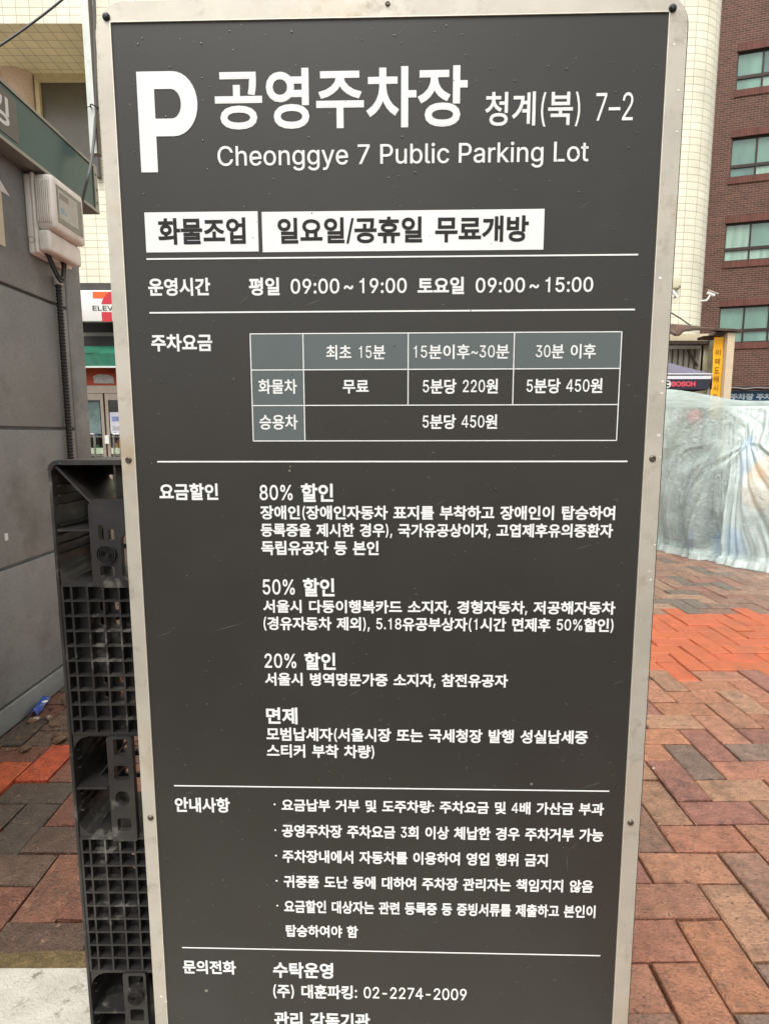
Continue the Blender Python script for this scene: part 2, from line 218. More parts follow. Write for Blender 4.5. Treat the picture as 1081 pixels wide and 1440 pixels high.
# ---------------------------------------------------------------- lettering
GLY = {'%':(676,[[175,283,146,286,121,297,101,314,86,335,78,360,75,388,75,412,78,440,87,464,101,486,121,503,146,513,175,517,206,513,230,503,250,486,264,464,273,440,276,412,276,388,273,360,264,335,250,314,230,297,205,286],[175,327,198,332,212,346,221,365,223,388,223,412,213,454,198,468,175,473,153,468,138,454,130,435,127,412,127,388,130,365,138,346,153,332],[501,-10,471,-6,446,5,426,21,412,43,403,68,400,95,400,120,403,147,412,172,427,194,447,210,471,221,501,225,531,221,556,210,576,194,590,172,598,147,601,120,601,95,598,68,589,43,575,21,555,5,531,-6],[501,35,523,39,538,53,546,73,549,95,549,120,538,162,524,176,501,180,479,176,464,162,456,142,453,120,453,95,455,73,464,53,479,39],[132,0,482,509,540,509,191,0]]),'(':(273,[[89,207,101,324,132,441,177,539,236,539,191,428,161,313,151,207,160,115,188,16,236,-96,177,-96,150,-46,128,4,111,55,99,106,92,156]]),')':(273,[[37,-96,86,18,113,116,122,207,112,313,82,428,37,539,97,539,142,441,173,323,184,207,182,156,174,104,161,53,144,3,123,-47,97,-96]]),',':(188,[[38,-119,68,71,137,71,84,-119]]),'-':(453,[[337,244,337,188,114,188,114,244]]),'.':(188,[[95,-4,78,-1,63,9,53,24,50,41,53,59,63,73,78,83,95,87,113,83,128,73,138,59,141,41,138,24,128,9,113,-1]]),'/':(249,[[235,533,71,-76,14,-76,178,533]]),'0':(453,[[227,-7,174,1,130,24,95,62,69,113,57,155,50,202,48,254,50,306,57,353,69,395,95,447,130,484,174,508,227,516,279,508,323,484,358,447,384,395,396,353,403,306,405,254,403,202,396,155,384,113,359,62,323,24,279,1],[227,50,261,56,290,74,313,103,330,144,340,194,344,254,340,314,330,365,313,405,290,435,261,453,227,460,192,453,163,435,140,405,123,365,113,314,109,254,113,194,123,144,140,103,163,74,192,56]]),'1':(453,[[76,0,76,55,391,55,391,0],[276,509,276,0,212,0,212,448,209,448,86,358,86,427,198,509]]),'2':(453,[[64,0,64,47,234,229,282,282,311,327,320,371,317,397,308,419,293,436,273,449,224,460,196,457,172,447,153,433,139,413,130,390,127,362,66,362,71,405,86,442,111,473,143,496,182,511,225,516,268,511,306,497,337,474,361,445,376,411,381,372,371,318,336,259,267,180,153,60,153,57,389,57,389,0]]),'3':(453,[[218,-7,173,-3,133,10,98,30,70,57,52,91,44,132,109,132,115,107,126,87,144,71,165,59,219,50,275,61,297,74,315,93,325,116,329,145,326,172,316,196,299,217,275,234,242,244,201,248,157,248,157,299,288,448,288,452,70,452,70,509,372,509,372,461,211,278,211,289,264,288,308,276,344,253,371,222,387,186,393,145,387,103,370,66,344,36,309,12,266,-2]]),'4':(453,[[40,105,40,158,247,509,311,509,109,166,109,163,413,163,413,105],[282,0,282,121,282,146,282,318,343,318,343,0]]),'5':(453,[[221,-7,178,-2,140,11,108,32,83,60,66,93,60,130,122,130,127,108,138,89,173,60,221,50,250,53,276,64,298,82,314,104,324,131,328,162,324,193,314,221,297,244,275,262,248,273,218,277,167,268,128,246,67,253,96,509,366,509,366,452,151,452,134,301,136,301,178,325,229,334,263,330,294,321,321,306,345,285,364,260,379,231,388,199,391,163,385,117,369,76,343,41,309,15,268,-1]]),'6':(453,[[226,-7,182,-1,142,15,109,40,84,74,69,115,64,162,68,199,80,239,137,340,252,509,322,509,151,261,145,261,165,288,196,307,235,314,278,309,316,295,346,271,370,240,384,201,389,157,384,112,368,73,343,39,310,14,271,-2],[226,48,254,52,279,63,299,79,314,101,324,128,327,157,324,187,314,213,299,235,279,251,254,262,226,265,198,262,174,252,153,235,138,214,128,188,125,158,128,128,138,102,153,79,174,63,198,52]]),'7':(453,[[97,0,323,448,323,452,62,452,62,509,391,509,391,449,165,0]]),'8':(453,[[226,-7,178,-2,136,11,101,33,74,62,57,96,52,135,55,166,65,195,81,220,101,241,125,256,153,265,153,267,119,282,93,308,76,342,70,380,75,417,90,450,114,477,146,498,184,511,226,516,269,511,306,498,337,477,361,450,377,417,382,380,376,342,359,308,333,282,300,267,300,265,327,256,351,241,372,220,387,195,397,166,401,135,395,96,378,62,352,33,317,11,275,-2],[226,49,258,52,285,60,307,74,323,91,333,113,337,139,333,165,322,189,305,208,283,223,256,232,226,235,196,232,169,223,147,208,130,189,119,165,115,139,119,113,129,91,145,74,167,60,195,52],[226,290,274,300,293,313,307,330,316,351,319,376,316,399,308,420,294,437,275,449,226,460,177,449,159,437,145,420,136,399,133,376,136,351,145,330,159,313,178,300]]),'9':(453,[[226,516,271,510,310,494,343,468,368,434,384,393,389,347,385,309,373,270,315,168,200,0,130,0,301,248,307,248,287,221,257,202,218,195,175,199,137,214,106,237,83,269,68,307,64,352,69,397,85,436,110,469,143,494,182,510],[226,460,199,457,174,446,154,429,138,407,129,381,125,352,129,322,138,295,154,274,174,257,199,247,226,243,254,247,279,257,299,273,314,295,324,321,327,350,324,381,314,407,299,429,279,446,254,457]]),':':(188,[[95,-4,78,-1,63,9,53,24,50,41,53,59,63,73,78,83,95,87,113,83,128,73,138,59,141,41,138,24,128,9,113,-1],[95,271,78,274,63,284,53,299,50,316,53,334,63,349,78,359,95,362,113,359,128,349,138,334,141,316,138,299,128,284,113,274]]),'A':(480,[[16,0,201,509,276,509,463,0,395,0,287,302,264,372,232,478,245,478,213,371,191,302,85,0],[110,142,110,199,370,199,370,142]]),'B':(456,[[60,0,60,509,241,509,289,504,329,491,359,469,381,442,394,410,398,374,395,344,387,320,356,286,315,267,315,262,339,257,363,245,385,227,402,203,414,173,418,136,413,100,400,67,377,39,344,18,301,4,247,0],[125,57,245,57,296,63,330,80,349,105,355,137,352,161,342,184,327,203,306,218,279,228,248,231,125,231],[125,285,238,285,288,296,308,309,323,326,333,348,336,372,330,403,313,429,283,446,240,452,125,452]]),'C':(510,[[267,-7,205,1,150,25,104,63,70,115,53,157,44,203,40,254,44,305,53,352,70,393,104,445,150,484,205,508,267,516,340,504,373,490,402,471,427,447,448,418,463,385,473,348,408,348,389,395,357,428,315,449,267,456,223,450,184,432,150,403,125,364,109,314,103,254,109,194,125,145,151,105,184,76,223,59,267,53,315,60,357,81,389,114,408,160,473,160,463,124,448,91,428,62,402,38,373,19,341,5,305,-4]]),'D':(502,[[219,0,96,0,96,57,215,57,272,63,318,81,354,110,379,149,394,198,399,255,394,312,379,361,354,399,320,428,275,446,221,452,93,452,93,509,225,509,294,501,353,478,399,441,433,391,455,329,462,255,455,181,433,119,398,68,351,31,291,8],[125,509,125,0,60,0,60,509]]),'E':(419,[[60,0,60,509,372,509,372,452,125,452,125,286,355,286,355,229,125,229,125,57,375,57,375,0]]),'F':(410,[[60,0,60,509,369,509,369,452,125,452,125,278,346,278,346,221,125,221,125,0]]),'G':(520,[[269,-7,205,1,149,25,104,64,69,116,53,157,43,203,40,254,43,305,53,352,69,393,103,445,149,484,203,508,265,516,304,513,340,504,374,489,403,469,429,445,449,416,465,384,474,349,408,349,387,393,356,427,315,448,265,456,222,450,183,432,150,404,125,364,109,314,103,254,109,194,125,145,151,105,184,76,224,59,269,53,309,57,345,71,374,93,396,123,410,160,415,202,434,199,283,199,283,256,478,256,478,200,471,141,451,91,419,50,377,19,326,0]]),'H':(517,[[60,0,60,509,125,509,125,289,392,289,392,509,457,509,457,0,392,0,392,232,125,232,125,0]]),'I':(300,[[31,0,31,57,118,57,118,452,31,452,31,509,269,509,269,452,183,452,183,57,269,57,269,0]]),'K':(467,[[104,145,104,216,139,261,174,303,212,344,364,509,448,509,231,276,228,276],[60,0,60,509,125,509,125,334,124,225,125,193,125,0],[372,0,188,259,228,309,449,0]]),'L':(393,[[60,0,60,509,125,509,125,57,361,57,361,0]]),'N':(523,[[60,0,60,509,136,509,343,183,363,151,388,107,414,55,405,54,401,108,399,157,399,195,399,509,463,509,463,0,387,0,202,290,177,331,148,381,108,452,119,454,122,384,124,328,125,291,125,0]]),'O':(533,[[267,-7,205,1,150,25,105,63,70,115,53,157,44,203,40,254,44,305,53,352,70,393,105,445,150,484,205,508,267,516,329,508,384,484,429,445,464,393,480,352,490,305,493,254,490,203,480,157,464,115,429,63,384,25,329,1],[267,53,310,59,349,76,383,105,408,144,425,194,430,254,425,314,408,365,383,404,349,433,310,450,267,456,223,450,184,433,151,404,125,364,109,314,103,254,109,194,125,144,151,105,184,76,223,59]]),'P':(445,[[60,0,60,509,235,509,289,503,332,487,366,462,390,430,404,391,409,348,404,304,390,265,366,233,332,207,289,191,235,186,109,186,109,242,233,242,269,246,297,256,318,272,333,294,342,319,344,348,342,376,333,402,318,423,297,439,268,449,232,452,125,452,125,0]]),'R':(449,[[60,0,60,509,236,509,290,504,333,489,367,465,390,433,405,395,409,352,405,309,390,271,367,240,333,217,289,203,236,198,96,198,96,255,234,255,269,258,298,267,319,281,334,300,342,324,345,352,342,380,334,405,319,425,298,440,269,449,233,452,125,452,125,0],[353,0,230,229,303,229,428,0]]),'S':(447,[[224,-9,172,-4,128,9,91,31,64,60,46,96,38,137,104,137,110,110,123,88,142,71,166,59,224,49,257,52,286,60,311,74,329,92,341,114,346,139,342,161,332,179,296,205,245,222,184,239,128,260,86,289,60,326,52,372,58,413,75,448,102,476,138,498,180,511,227,516,275,511,316,498,351,476,377,449,394,415,401,378,337,378,326,412,302,437,267,453,225,459,194,456,167,448,145,435,129,418,118,398,115,376,119,352,131,334,169,308,212,293,264,279,312,264,359,238,395,198,405,171,408,139,403,99,386,64,360,34,323,11,278,-4]]),'T':(449,[[32,452,32,509,417,509,417,452,257,452,257,0,193,0,193,452]]),'V':(480,[[204,0,16,509,84,509,192,206,215,137,248,31,235,31,267,138,290,206,395,509,463,509,278,0]]),'a':(389,[[160,-9,126,-5,94,5,68,22,48,45,35,73,30,108,34,138,43,161,58,179,78,193,125,211,178,220,234,227,265,235,273,243,276,255,276,257,267,297,240,322,196,331,149,322,118,301,100,274,41,291,57,322,79,346,104,364,133,375,194,384,239,379,286,360,306,343,322,320,333,290,337,251,337,0,277,0,277,52,272,52,252,25,215,1],[170,45,202,49,228,59,248,74,263,93,272,115,276,138,276,190,259,182,231,176,200,171,175,168,134,159,103,139,95,124,92,105,102,72,130,52]]),'b':(424,[[229,-8,198,-5,172,4,138,31,118,59,112,59,112,0,53,0,53,509,114,509,114,319,118,319,137,346,171,373,197,381,229,384,274,378,313,361,345,332,370,293,385,245,390,189,385,133,370,84,346,45,313,16,274,-2],[220,47,253,51,279,66,301,88,316,117,325,151,328,189,325,227,316,261,301,290,280,311,253,325,220,330,188,325,161,312,140,291,125,263,116,229,113,189,116,150,125,115,140,86,162,65,188,51]]),'c':(396,[[207,-8,159,-2,117,16,82,46,56,85,40,133,34,187,40,243,56,291,82,330,117,360,159,378,207,384,260,377,305,356,340,322,362,277,303,262,290,289,270,311,242,325,207,330,173,325,145,310,124,287,108,258,99,224,96,187,99,151,108,117,124,89,145,66,173,51,207,46,243,52,271,66,292,89,304,117,363,102,341,56,306,21,261,-1]]),'d':(424,[[195,-8,151,-2,111,16,79,45,55,84,39,133,34,189,39,245,55,293,79,332,112,361,151,378,196,384,228,381,253,373,287,346,306,319,311,319,311,509,372,509,372,0,313,0,313,59,307,59,287,31,252,4,227,-5],[205,47,236,51,263,65,284,86,299,115,309,150,312,189,309,229,300,263,284,291,263,312,237,325,205,330,172,325,145,311,124,290,108,261,99,227,96,189,99,151,109,117,124,88,145,66,172,51]]),'e':(404,[[212,-8,161,-2,117,16,82,46,56,85,40,132,34,187,39,242,55,290,81,329,115,359,157,378,205,384,266,374,294,361,319,341,341,315,357,282,368,242,371,194,371,169,75,169,75,221,338,221,310,202,307,237,298,269,283,294,263,314,237,326,205,330,173,326,146,313,125,294,109,270,99,241,96,211,96,178,100,139,110,106,128,80,151,61,179,50,212,46,254,53,285,73,306,105,365,91,353,63,335,39,311,19,283,4,249,-5]]),'f':(254,[[228,379,228,327,6,327,6,379],[81,0,81,432,84,461,96,486,113,505,135,519,187,530,222,527,243,521,227,468,215,472,195,474,171,470,154,460,145,443,142,419,142,0]]),'g':(425,[[207,-151,168,-148,134,-140,82,-110,51,-69,101,-41,122,-66,154,-88,207,-97,249,-92,282,-75,304,-47,311,-6,311,68,306,68,287,41,252,16,227,8,195,5,152,10,113,27,80,53,55,90,39,136,34,191,39,246,55,293,80,332,112,361,152,378,196,384,228,382,253,373,288,346,308,319,313,319,313,379,372,379,372,-9,367,-54,350,-90,324,-117,291,-136,251,-147],[205,59,237,63,264,75,285,95,300,121,309,154,312,193,309,231,300,264,285,291,264,312,237,325,205,330,172,325,145,312,124,290,109,262,99,229,96,193,99,155,109,123,124,96,145,76,172,63]]),'h':(410,[[114,227,114,0,53,0,53,509,114,509,114,287,102,287,124,332,152,362,187,379,227,384,264,380,295,369,321,349,341,321,353,285,357,240,357,0,296,0,296,235,290,275,273,304,246,323,210,329,184,326,161,317,141,303,126,283,117,257]]),'i':(167,[[53,0,53,379,114,379,114,0],[84,443,67,446,54,455,44,468,41,483,44,499,54,512,67,521,84,524,100,521,114,512,123,499,126,483,123,468,114,455,100,446]]),'k':(381,[[110,137,110,212,121,212,284,379,360,379,184,199,177,199],[53,0,53,509,114,509,114,0],[294,0,148,186,191,229,372,0]]),'l':(189,[[139,-2,101,3,74,20,58,47,53,84,53,509,114,509,114,99,120,62,130,54,146,52,160,53,170,54,181,3,162,-1]]),'n':(410,[[114,227,114,0,53,0,53,379,112,379,112,287,102,287,124,332,152,362,187,379,227,384,264,380,295,369,321,349,341,321,353,285,357,240,357,0,296,0,296,235,290,275,273,304,246,323,210,329,184,326,161,317,141,303,126,283,117,257]]),'o':(415,[[207,-8,159,-2,117,16,82,46,56,85,40,133,34,187,40,243,56,291,82,330,117,360,159,378,207,384,256,378,299,360,333,330,359,291,376,243,381,187,376,133,359,85,333,46,299,16,256,-2],[207,46,242,51,270,66,292,89,307,117,316,151,319,187,316,224,307,258,292,287,270,310,242,325,207,330,173,325,145,310,124,287,108,258,99,224,96,187,99,151,108,117,124,89,145,66,173,51]]),'p':(424,[[53,-143,53,379,112,379,112,319,118,319,137,346,171,373,197,381,229,384,274,378,313,361,345,332,370,293,385,245,390,189,385,133,370,84,346,45,313,16,274,-2,229,-8,198,-5,173,4,138,31,118,59,114,59,114,-143],[220,47,253,51,279,66,301,88,316,117,325,151,328,189,325,227,316,261,301,290,280,311,253,325,220,330,188,325,161,312,140,291,125,263,116,229,113,189,116,150,125,115,140,86,162,65,188,51]]),'r':(259,[[53,0,53,379,112,379,112,321,115,321,130,347,152,367,181,380,213,385,229,384,243,384,243,322,230,324,207,326,182,323,159,315,140,301,126,284,117,262,114,237,114,0]]),'t':(227,[[204,379,204,327,6,327,6,379],[65,471,126,471,126,98,128,76,136,61,150,53,170,50,185,51,202,54,213,2,192,-3,168,-4,125,2,92,21,72,52,65,93]]),'u':(410,[[182,-5,146,-1,115,11,89,31,69,59,57,95,53,139,53,379,114,379,114,144,119,105,137,75,164,56,200,50,226,53,249,62,268,77,283,97,293,122,296,153,296,379,357,379,357,0,298,0,298,92,307,92,286,47,257,17,222,0]]),'y':(389,[[47,-139,61,-86,71,-87,104,-89,130,-74,151,-36,163,-1,17,379,84,379,165,155,187,87,206,21,184,21,202,87,224,155,305,379,371,379,204,-58,177,-107,139,-136,91,-145,65,-143]]),'~':(453,[[52,150,55,188,66,218,82,240,103,255,151,266,197,256,246,221,275,198,299,192,318,196,332,207,341,226,344,253,400,253,397,215,386,185,370,163,349,148,301,137,254,148,207,182,177,204,154,210,136,207,121,196,111,178,108,150]]),'·':(196,[[98,196,81,200,66,210,56,224,52,242,56,259,66,274,81,284,98,287,116,284,130,274,140,259,144,242,140,224,130,210,116,200]]),'–':(350,[[350,244,350,188,0,188,0,244]]),}
GLY['1'] = (453, [[228, 0, 283, 0, 283, 517, 243, 517, 225, 470, 190, 436, 120, 418, 120, 378, 190, 384, 228, 396]])
GLY['4'] = (453, [[22, 118, 22, 172, 262, 517, 322, 517, 322, 170, 402, 170, 402, 118, 322, 118, 322, 0, 264, 0, 264, 118], [82, 170, 264, 170, 264, 430]])
GLY['P'] = (445, [[60, 0, 60, 509, 235, 509, 289, 503, 332, 487, 366, 462, 390, 430, 404, 391, 409, 348, 404, 304, 390, 265, 366, 233, 332, 207, 289, 191, 235, 186, 125, 186, 125, 0], [125, 242, 233, 242, 269, 246, 297, 256, 318, 272, 333, 294, 342, 319, 344, 348, 342, 376, 333, 402, 318, 423, 297, 439, 268, 449, 232, 452, 125, 452]])
GLY['k'] = (381, [[53, 0, 53, 509, 114, 509, 114, 204, 284, 379, 360, 379, 194, 212, 372, 0, 294, 0, 150, 168, 114, 131, 114, 0]])
_cache = {}
def fatten(vs, fs, off):
    """widen the strokes: a mitred strip along every outline edge"""
    if off <= 0: return vs, fs
    from collections import Counter
    key = {}; idx = []
    for v in vs: idx.append(key.setdefault((round(v[0], 5), round(v[1], 5)), len(key)))
    P = [None] * len(key)
    for k, i in key.items(): P[i] = k
    ec = Counter()
    for f in fs:
        q = [idx[i] for i in f]
        for a, b in zip(q, q[1:] + q[:1]):
            if a != b: ec[(min(a, b), max(a, b))] += 1
    E = [e for e, c in ec.items() if c == 1]; nb = {}
    for a, b in E: nb.setdefault(a, []).append(b); nb.setdefault(b, []).append(a)
    V = list(vs); F = list(fs)
    def ext(at_, frm):
        o = [n for n in nb[at_] if n != frm]
        if not o: return off
        d1 = Vector(P[at_]) - Vector(P[frm]); d2 = Vector(P[o[0]]) - Vector(P[at_])
        if d1.length < 1e-6 or d2.length < 1e-6: return 0
        t = d1.angle(d2, 0); return off * min(1, math.tan(min(t, 2.9) / 2))
    for a, b in E:
        A, B = Vector(P[a]), Vector(P[b]); d = (B - A)
        if d.length < 1e-6: continue
        d.normalize(); n = Vector((-d.y, d.x)) * off; A2 = A - d * ext(a, b); B2 = B + d * ext(b, a); k = len(V)
        V += [tuple(A2 - n), tuple(B2 - n), tuple(B2 + n), tuple(A2 + n)]; F.append((k, k + 1, k + 2, k + 3))
    return V, F
def rawtext(s):
    cu = bpy.data.curves.new('t', 'FONT'); cu.body = s; cu.size = 1; cu.resolution_u = 4
    o = bpy.data.objects.new('t', cu); C.objects.link(o)
    dg = bpy.context.evaluated_depsgraph_get(); me = bpy.data.meshes.new_from_object(o.evaluated_get(dg))
    vs = [(v.co.x, v.co.y) for v in me.vertices]; fs = [tuple(p.vertices) for p in me.polygons]
    bpy.data.objects.remove(o); bpy.data.curves.remove(cu); bpy.data.meshes.remove(me); return vs, fs
_a = rawtext('가')[0]; _b = rawtext('가가')[0]; HADV = max(v[0] for v in _b) - max(v[0] for v in _a)
_q = rawtext('영')[0]; HB = min(v[1] for v in _q); HH = max(v[1] for v in _q) - HB
LS = .85 * HH / .517; LX = .60 * HADV / (.453 * LS)           # Latin letters and digits: scale, and how far they are condensed
def glyph(ch, off):
    """(verts, faces, advance) of one character in em units"""
    key = (ch, off)
    if key in _cache: return _cache[key]
    if (ch, 0) not in _cache:
        if ch in GLY:
            adv, spl = GLY[ch]
            vs, fs = curve_mesh([[(q[i] / 1000 * LS, q[i + 1] / 1000 * LS + HB + .10 * HH) for i in range(0, len(q), 2)] for q in spl])
            _cache[(ch, 0)] = ([(v.x, v.y) for v in vs], fs, adv / 1000 * LS)
        else: _cache[(ch, 0)] = (*rawtext(ch), HADV)
    vs, fs, adv = _cache[(ch, 0)]
    if off: _cache[key] = (*fatten(vs, fs, off), adv)
    return _cache[key]
def layout(text, off=.03, lx=1, space=.36, track=0):
    x = 0; V = []; F = []
    for ch in text:
        if ch == ' ': x += space; continue
        la = ch in GLY; sx = lx * LX if la else 1; base = len(glyph(ch, 0)[0]); pre = [] ; k = len(V)
        vs, fs, adv = glyph(ch, (max(0, off - .014) if la else off))
        V += [(x + v[0] * sx, v[1], 0 if i < base else -(1 + ((i - base) // 4 + x * 7) % 61 * .02)) for i, v in enumerate(vs)]; F += [tuple(i + k for i in f) for f in fs]; x += adv * sx + track
    x0 = min(v[0] for v in V); x1 = max(v[0] for v in V); y0 = min(v[1] for v in V); y1 = max(v[1] for v in V)
    return [((v[0] - x0) / (x1 - x0), (v[1] - y0) / (y1 - y0), v[2]) for v in V], F
def letter(mb, text, u0, u1, v0, v1, O, U, Vv, d=0, **kw):
    """lay text into the rectangle u0..u1, v0..v1 of the plane O + u U + v V, d metres out of it"""
    vs, fs = layout(text, **kw); U = Vector(U); Vv = Vector(Vv); W = U.cross(Vv)
    mb.raw([Vector(O) + U * (u0 + (u1 - u0) * a) + Vv * (v0 + (v1 - v0) * b) + W * (d + c * .00007) for a, b, c in vs], fs); return mb
TX = [
("공영주차장",-.2400,.1086,1.5729,1.6505,dict(off=.022)),("청계(북) 7–2",.1332,.3344,1.5711,1.6162,dict(off=.014,lx=.92)),("Cheonggye 7 Public Parking Lot",-.2392,.2767,1.5184,1.5524,dict(off=.022,lx=1.3,space=.30)),
("화물조업",-.3285,-.2029,1.4213,1.4572,dict(off=.03,d=1)),("일요일/공휴일 무료개방",-.1572,.1973,1.4204,1.4561,dict(off=.03,d=1,space=.42)),
("운영시간",-.3470,-.2567,1.3507,1.3756,{}),("평일",-.2006,-.1565,1.3503,1.3752,{}),("09:00 ~ 19:00",-.1403,.0262,1.3523,1.3733,dict(space=.12)),("토요일",.0419,.1081,1.3503,1.3740,{}),("09:00 ~ 15:00",.1245,.2906,1.3518,1.3726,dict(space=.12)),
("주차요금",-.3469,-.2570,1.2725,1.2973,{}),("최초 15분",-.0905,-.0046,1.2595,1.2804,dict(off=.018)),("15분이후~30분",.0366,.1744,1.2596,1.2804,dict(off=.018)),("30분 이후",.2128,.2987,1.2595,1.2802,dict(off=.018)),
("화물차",-.1911,-.1343,1.2108,1.2321,dict(off=.018)),("무료",-.0670,-.0289,1.2111,1.2305,dict(off=.025)),("5분당 220원",.0503,.1594,1.2100,1.2315,dict(off=.025)),("5분당 450원",.2010,.3102,1.2102,1.2316,dict(off=.025)),
("승용차",-.1912,-.1343,1.1587,1.1806,dict(off=.018)),("5분당 450원",.0503,.1595,1.1589,1.1804,dict(off=.025)),
("요금할인",-.3464,-.2570,1.0534,1.0789,{}),("80% 할인",-.1942,-.0830,1.0507,1.0786,{}),("장애인(장애인자동차 표지를 부착하고 장애인이 탑승하여",-.1940,.3377,1.0229,1.0453,{}),
("등록증을 제시한 경우), 국가유공상이자, 고엽제후유의증환자",-.1941,.3359,.9956,1.0182,{}),("독립유공자 등 본인",-.1942,-.0150,.9688,.9912,{}),
("50% 할인",-.1938,-.0831,.9041,.9332,{}),("서울시 다둥이행복카드 소지자, 경형자동차, 저공해자동차",-.1940,.3453,.8762,.8988,{}),("(경유자동차 제외), 5.18유공부상자(1시간 면제후 50%할인)",-.1940,.3438,.8484,.8720,{}),
("20% 할인",-.1942,-.0829,.7858,.8143,{}),("서울시 병역명문가증 소지자, 참전유공자",-.1947,.1855,.7578,.7810,{}),("면제",-.1943,-.1445,.6951,.7232,{}),
("모범납세자(서울시장 또는 국세청장 발행 성실납세증",-.1948,.3128,.6659,.6898,{}),("스티커 부착 차량)",-.1949,-.0231,.6377,.6614,{}),("안내사항",-.3479,-.2579,.5413,.5676,{}),
("요금납부 거부 및 도주차량: 주차요금 및 4배 가산금 부과",-.1736,.3436,.5454,.5671,{}),("공영주차장 주차요금 3회 이상 체납한 경우 주차거부 가능",-.1741,.3450,.4994,.5225,{}),
("주차장내에서 자동차를 이용하여 영업 행위 금지",-.1745,.2575,.4540,.4770,{}),("귀중품 도난 등에 대하여 주차장 관리자는 책임지지 않음",-.1735,.3328,.4084,.4313,{}),
("요금할인 대상자는 관련 등록증 등 증빙서류를 제출하고 본인이",-.1739,.3384,.3626,.3862,{}),("탑승하여야 함",-.1720,-.0515,.3179,.3406,{}),
("문의전화",-.3488,-.2585,.2444,.2705,{}),("수탁운영",-.1955,-.0938,.2401,.2702,{}),("(주) 대훈파킹: 02-2274-2009",-.1963,.1306,.2005,.2285,dict(lx=1.08,off=.028)),("관리 감독기관",-.1959,-.0325,.1445,.1750,{})]
for ch in sorted(set(''.join(q[0] for q in TX) + 'ELEVENBOSCH킹수때도매시장') - {' '}): glyph(ch, 0)
# ---------------------------------------------------------------- ground
M_soil = mat('joint_soil', lin(62, 50, 40), .9, var=.4, vscale=20, bump=.6, bscale=90)
g = MB(); g.quad((-200, -200, -.022), (200, -200, -.022), (200, 200, -.022), (-200, 200, -.022))
tag(g.build('ground', M_soil), kind='structure')
W_ = .11434
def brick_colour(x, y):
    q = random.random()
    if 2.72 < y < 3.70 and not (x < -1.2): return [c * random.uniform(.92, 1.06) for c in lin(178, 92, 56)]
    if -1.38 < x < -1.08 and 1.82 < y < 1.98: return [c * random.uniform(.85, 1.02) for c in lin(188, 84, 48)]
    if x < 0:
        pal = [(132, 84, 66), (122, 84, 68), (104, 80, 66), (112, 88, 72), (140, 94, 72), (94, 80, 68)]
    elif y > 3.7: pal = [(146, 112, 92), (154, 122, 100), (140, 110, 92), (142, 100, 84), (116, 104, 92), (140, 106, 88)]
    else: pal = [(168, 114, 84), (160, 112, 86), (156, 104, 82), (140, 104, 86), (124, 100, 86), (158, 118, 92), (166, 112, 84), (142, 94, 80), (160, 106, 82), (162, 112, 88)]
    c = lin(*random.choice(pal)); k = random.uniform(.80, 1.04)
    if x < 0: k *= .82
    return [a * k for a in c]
me = bpy.data.meshes.new('brick_pavement'); V = []; F = []; COL = []; PAINT = []
def brick(x0, y0, x1, y1):
    cx_, cy_ = (x0 + x1) / 2, (y0 + y1) / 2
    if cy_ < 1.16 and cx_ < .45: return            # the concrete kerb lies here
    if -1.42 < cx_ < -1.02 and 2.08 < cy_ < 2.62 and random.random() < .42: return   # lifted and broken paving
    j = .0031; x0 += j; y0 += j; x1 -= j; y1 -= j
    dz = random.uniform(-.003, .003) if cx_ > 0 else random.uniform(-.006, .005)
    tx = random.uniform(-.014, .014); ty = random.uniform(-.014, .014)
    if cx_ < 0: tx *= 2; ty *= 2
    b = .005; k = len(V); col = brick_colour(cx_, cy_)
    def z(x, y, o): return dz + o + (x - cx_) * tx + (y - cy_) * ty
    jit = lambda: random.uniform(-.0019, .0019)
    ring = [(x0, y0), (x1, y0), (x1, y1), (x0, y1)]
    ins = [(x0 + b, y0 + b), (x1 - b, y0 + b), (x1 - b, y1 - b), (x0 + b, y1 - b)]
    for p in ring: V.append((p[0] + jit(), p[1] + jit(), -.05))
    for p in ring: V.append((p[0] + jit(), p[1] + jit(), z(*p, -.0045)))
    for p in ins: V.append((p[0] + jit(), p[1] + jit(), z(*p, 0)))
    for i in range(4):
        n_ = (i + 1) % 4
        F.append((k + i, k + n_, k + 4 + n_, k + 4 + i)); F.append((k + 4 + i, k + 4 + n_, k + 8 + n_, k + 8 + i))
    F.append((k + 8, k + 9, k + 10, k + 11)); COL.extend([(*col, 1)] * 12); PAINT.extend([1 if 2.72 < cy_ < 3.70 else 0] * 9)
AX, AY = .694, 1.3805
for i in range(-90, 100):
    for jj in range(-60, 60):
        ox = AX + W_ * (i + 2 * jj); oy = AY + W_ * (i - 2 * jj)
        if -2.2 < ox < 9 and -.2 < oy < 9.2:
            if ox > .62 * oy + 3.2 or ox < -.75 * oy - 1.2: continue
            brick(ox, oy, ox + 2 * W_, oy + W_); brick(ox, oy + W_, ox + W_, oy + 3 * W_)
me.from_pydata(V, [], F); ca = me.color_attributes.new('clay', 'FLOAT_COLOR', 'POINT')
ca.data.foreach_set('color', [c for q in COL for c in q])
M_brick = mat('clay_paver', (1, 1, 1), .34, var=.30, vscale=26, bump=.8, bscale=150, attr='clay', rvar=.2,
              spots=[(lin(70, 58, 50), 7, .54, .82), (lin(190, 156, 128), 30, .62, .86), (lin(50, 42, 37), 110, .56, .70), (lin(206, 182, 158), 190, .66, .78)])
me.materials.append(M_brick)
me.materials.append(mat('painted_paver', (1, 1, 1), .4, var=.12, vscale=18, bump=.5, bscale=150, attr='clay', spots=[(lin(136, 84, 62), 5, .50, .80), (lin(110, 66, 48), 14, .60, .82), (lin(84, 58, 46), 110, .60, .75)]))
me.polygons.foreach_set('material_index', PAINT); pav = link('pavement', me); tag(pav, kind='structure')
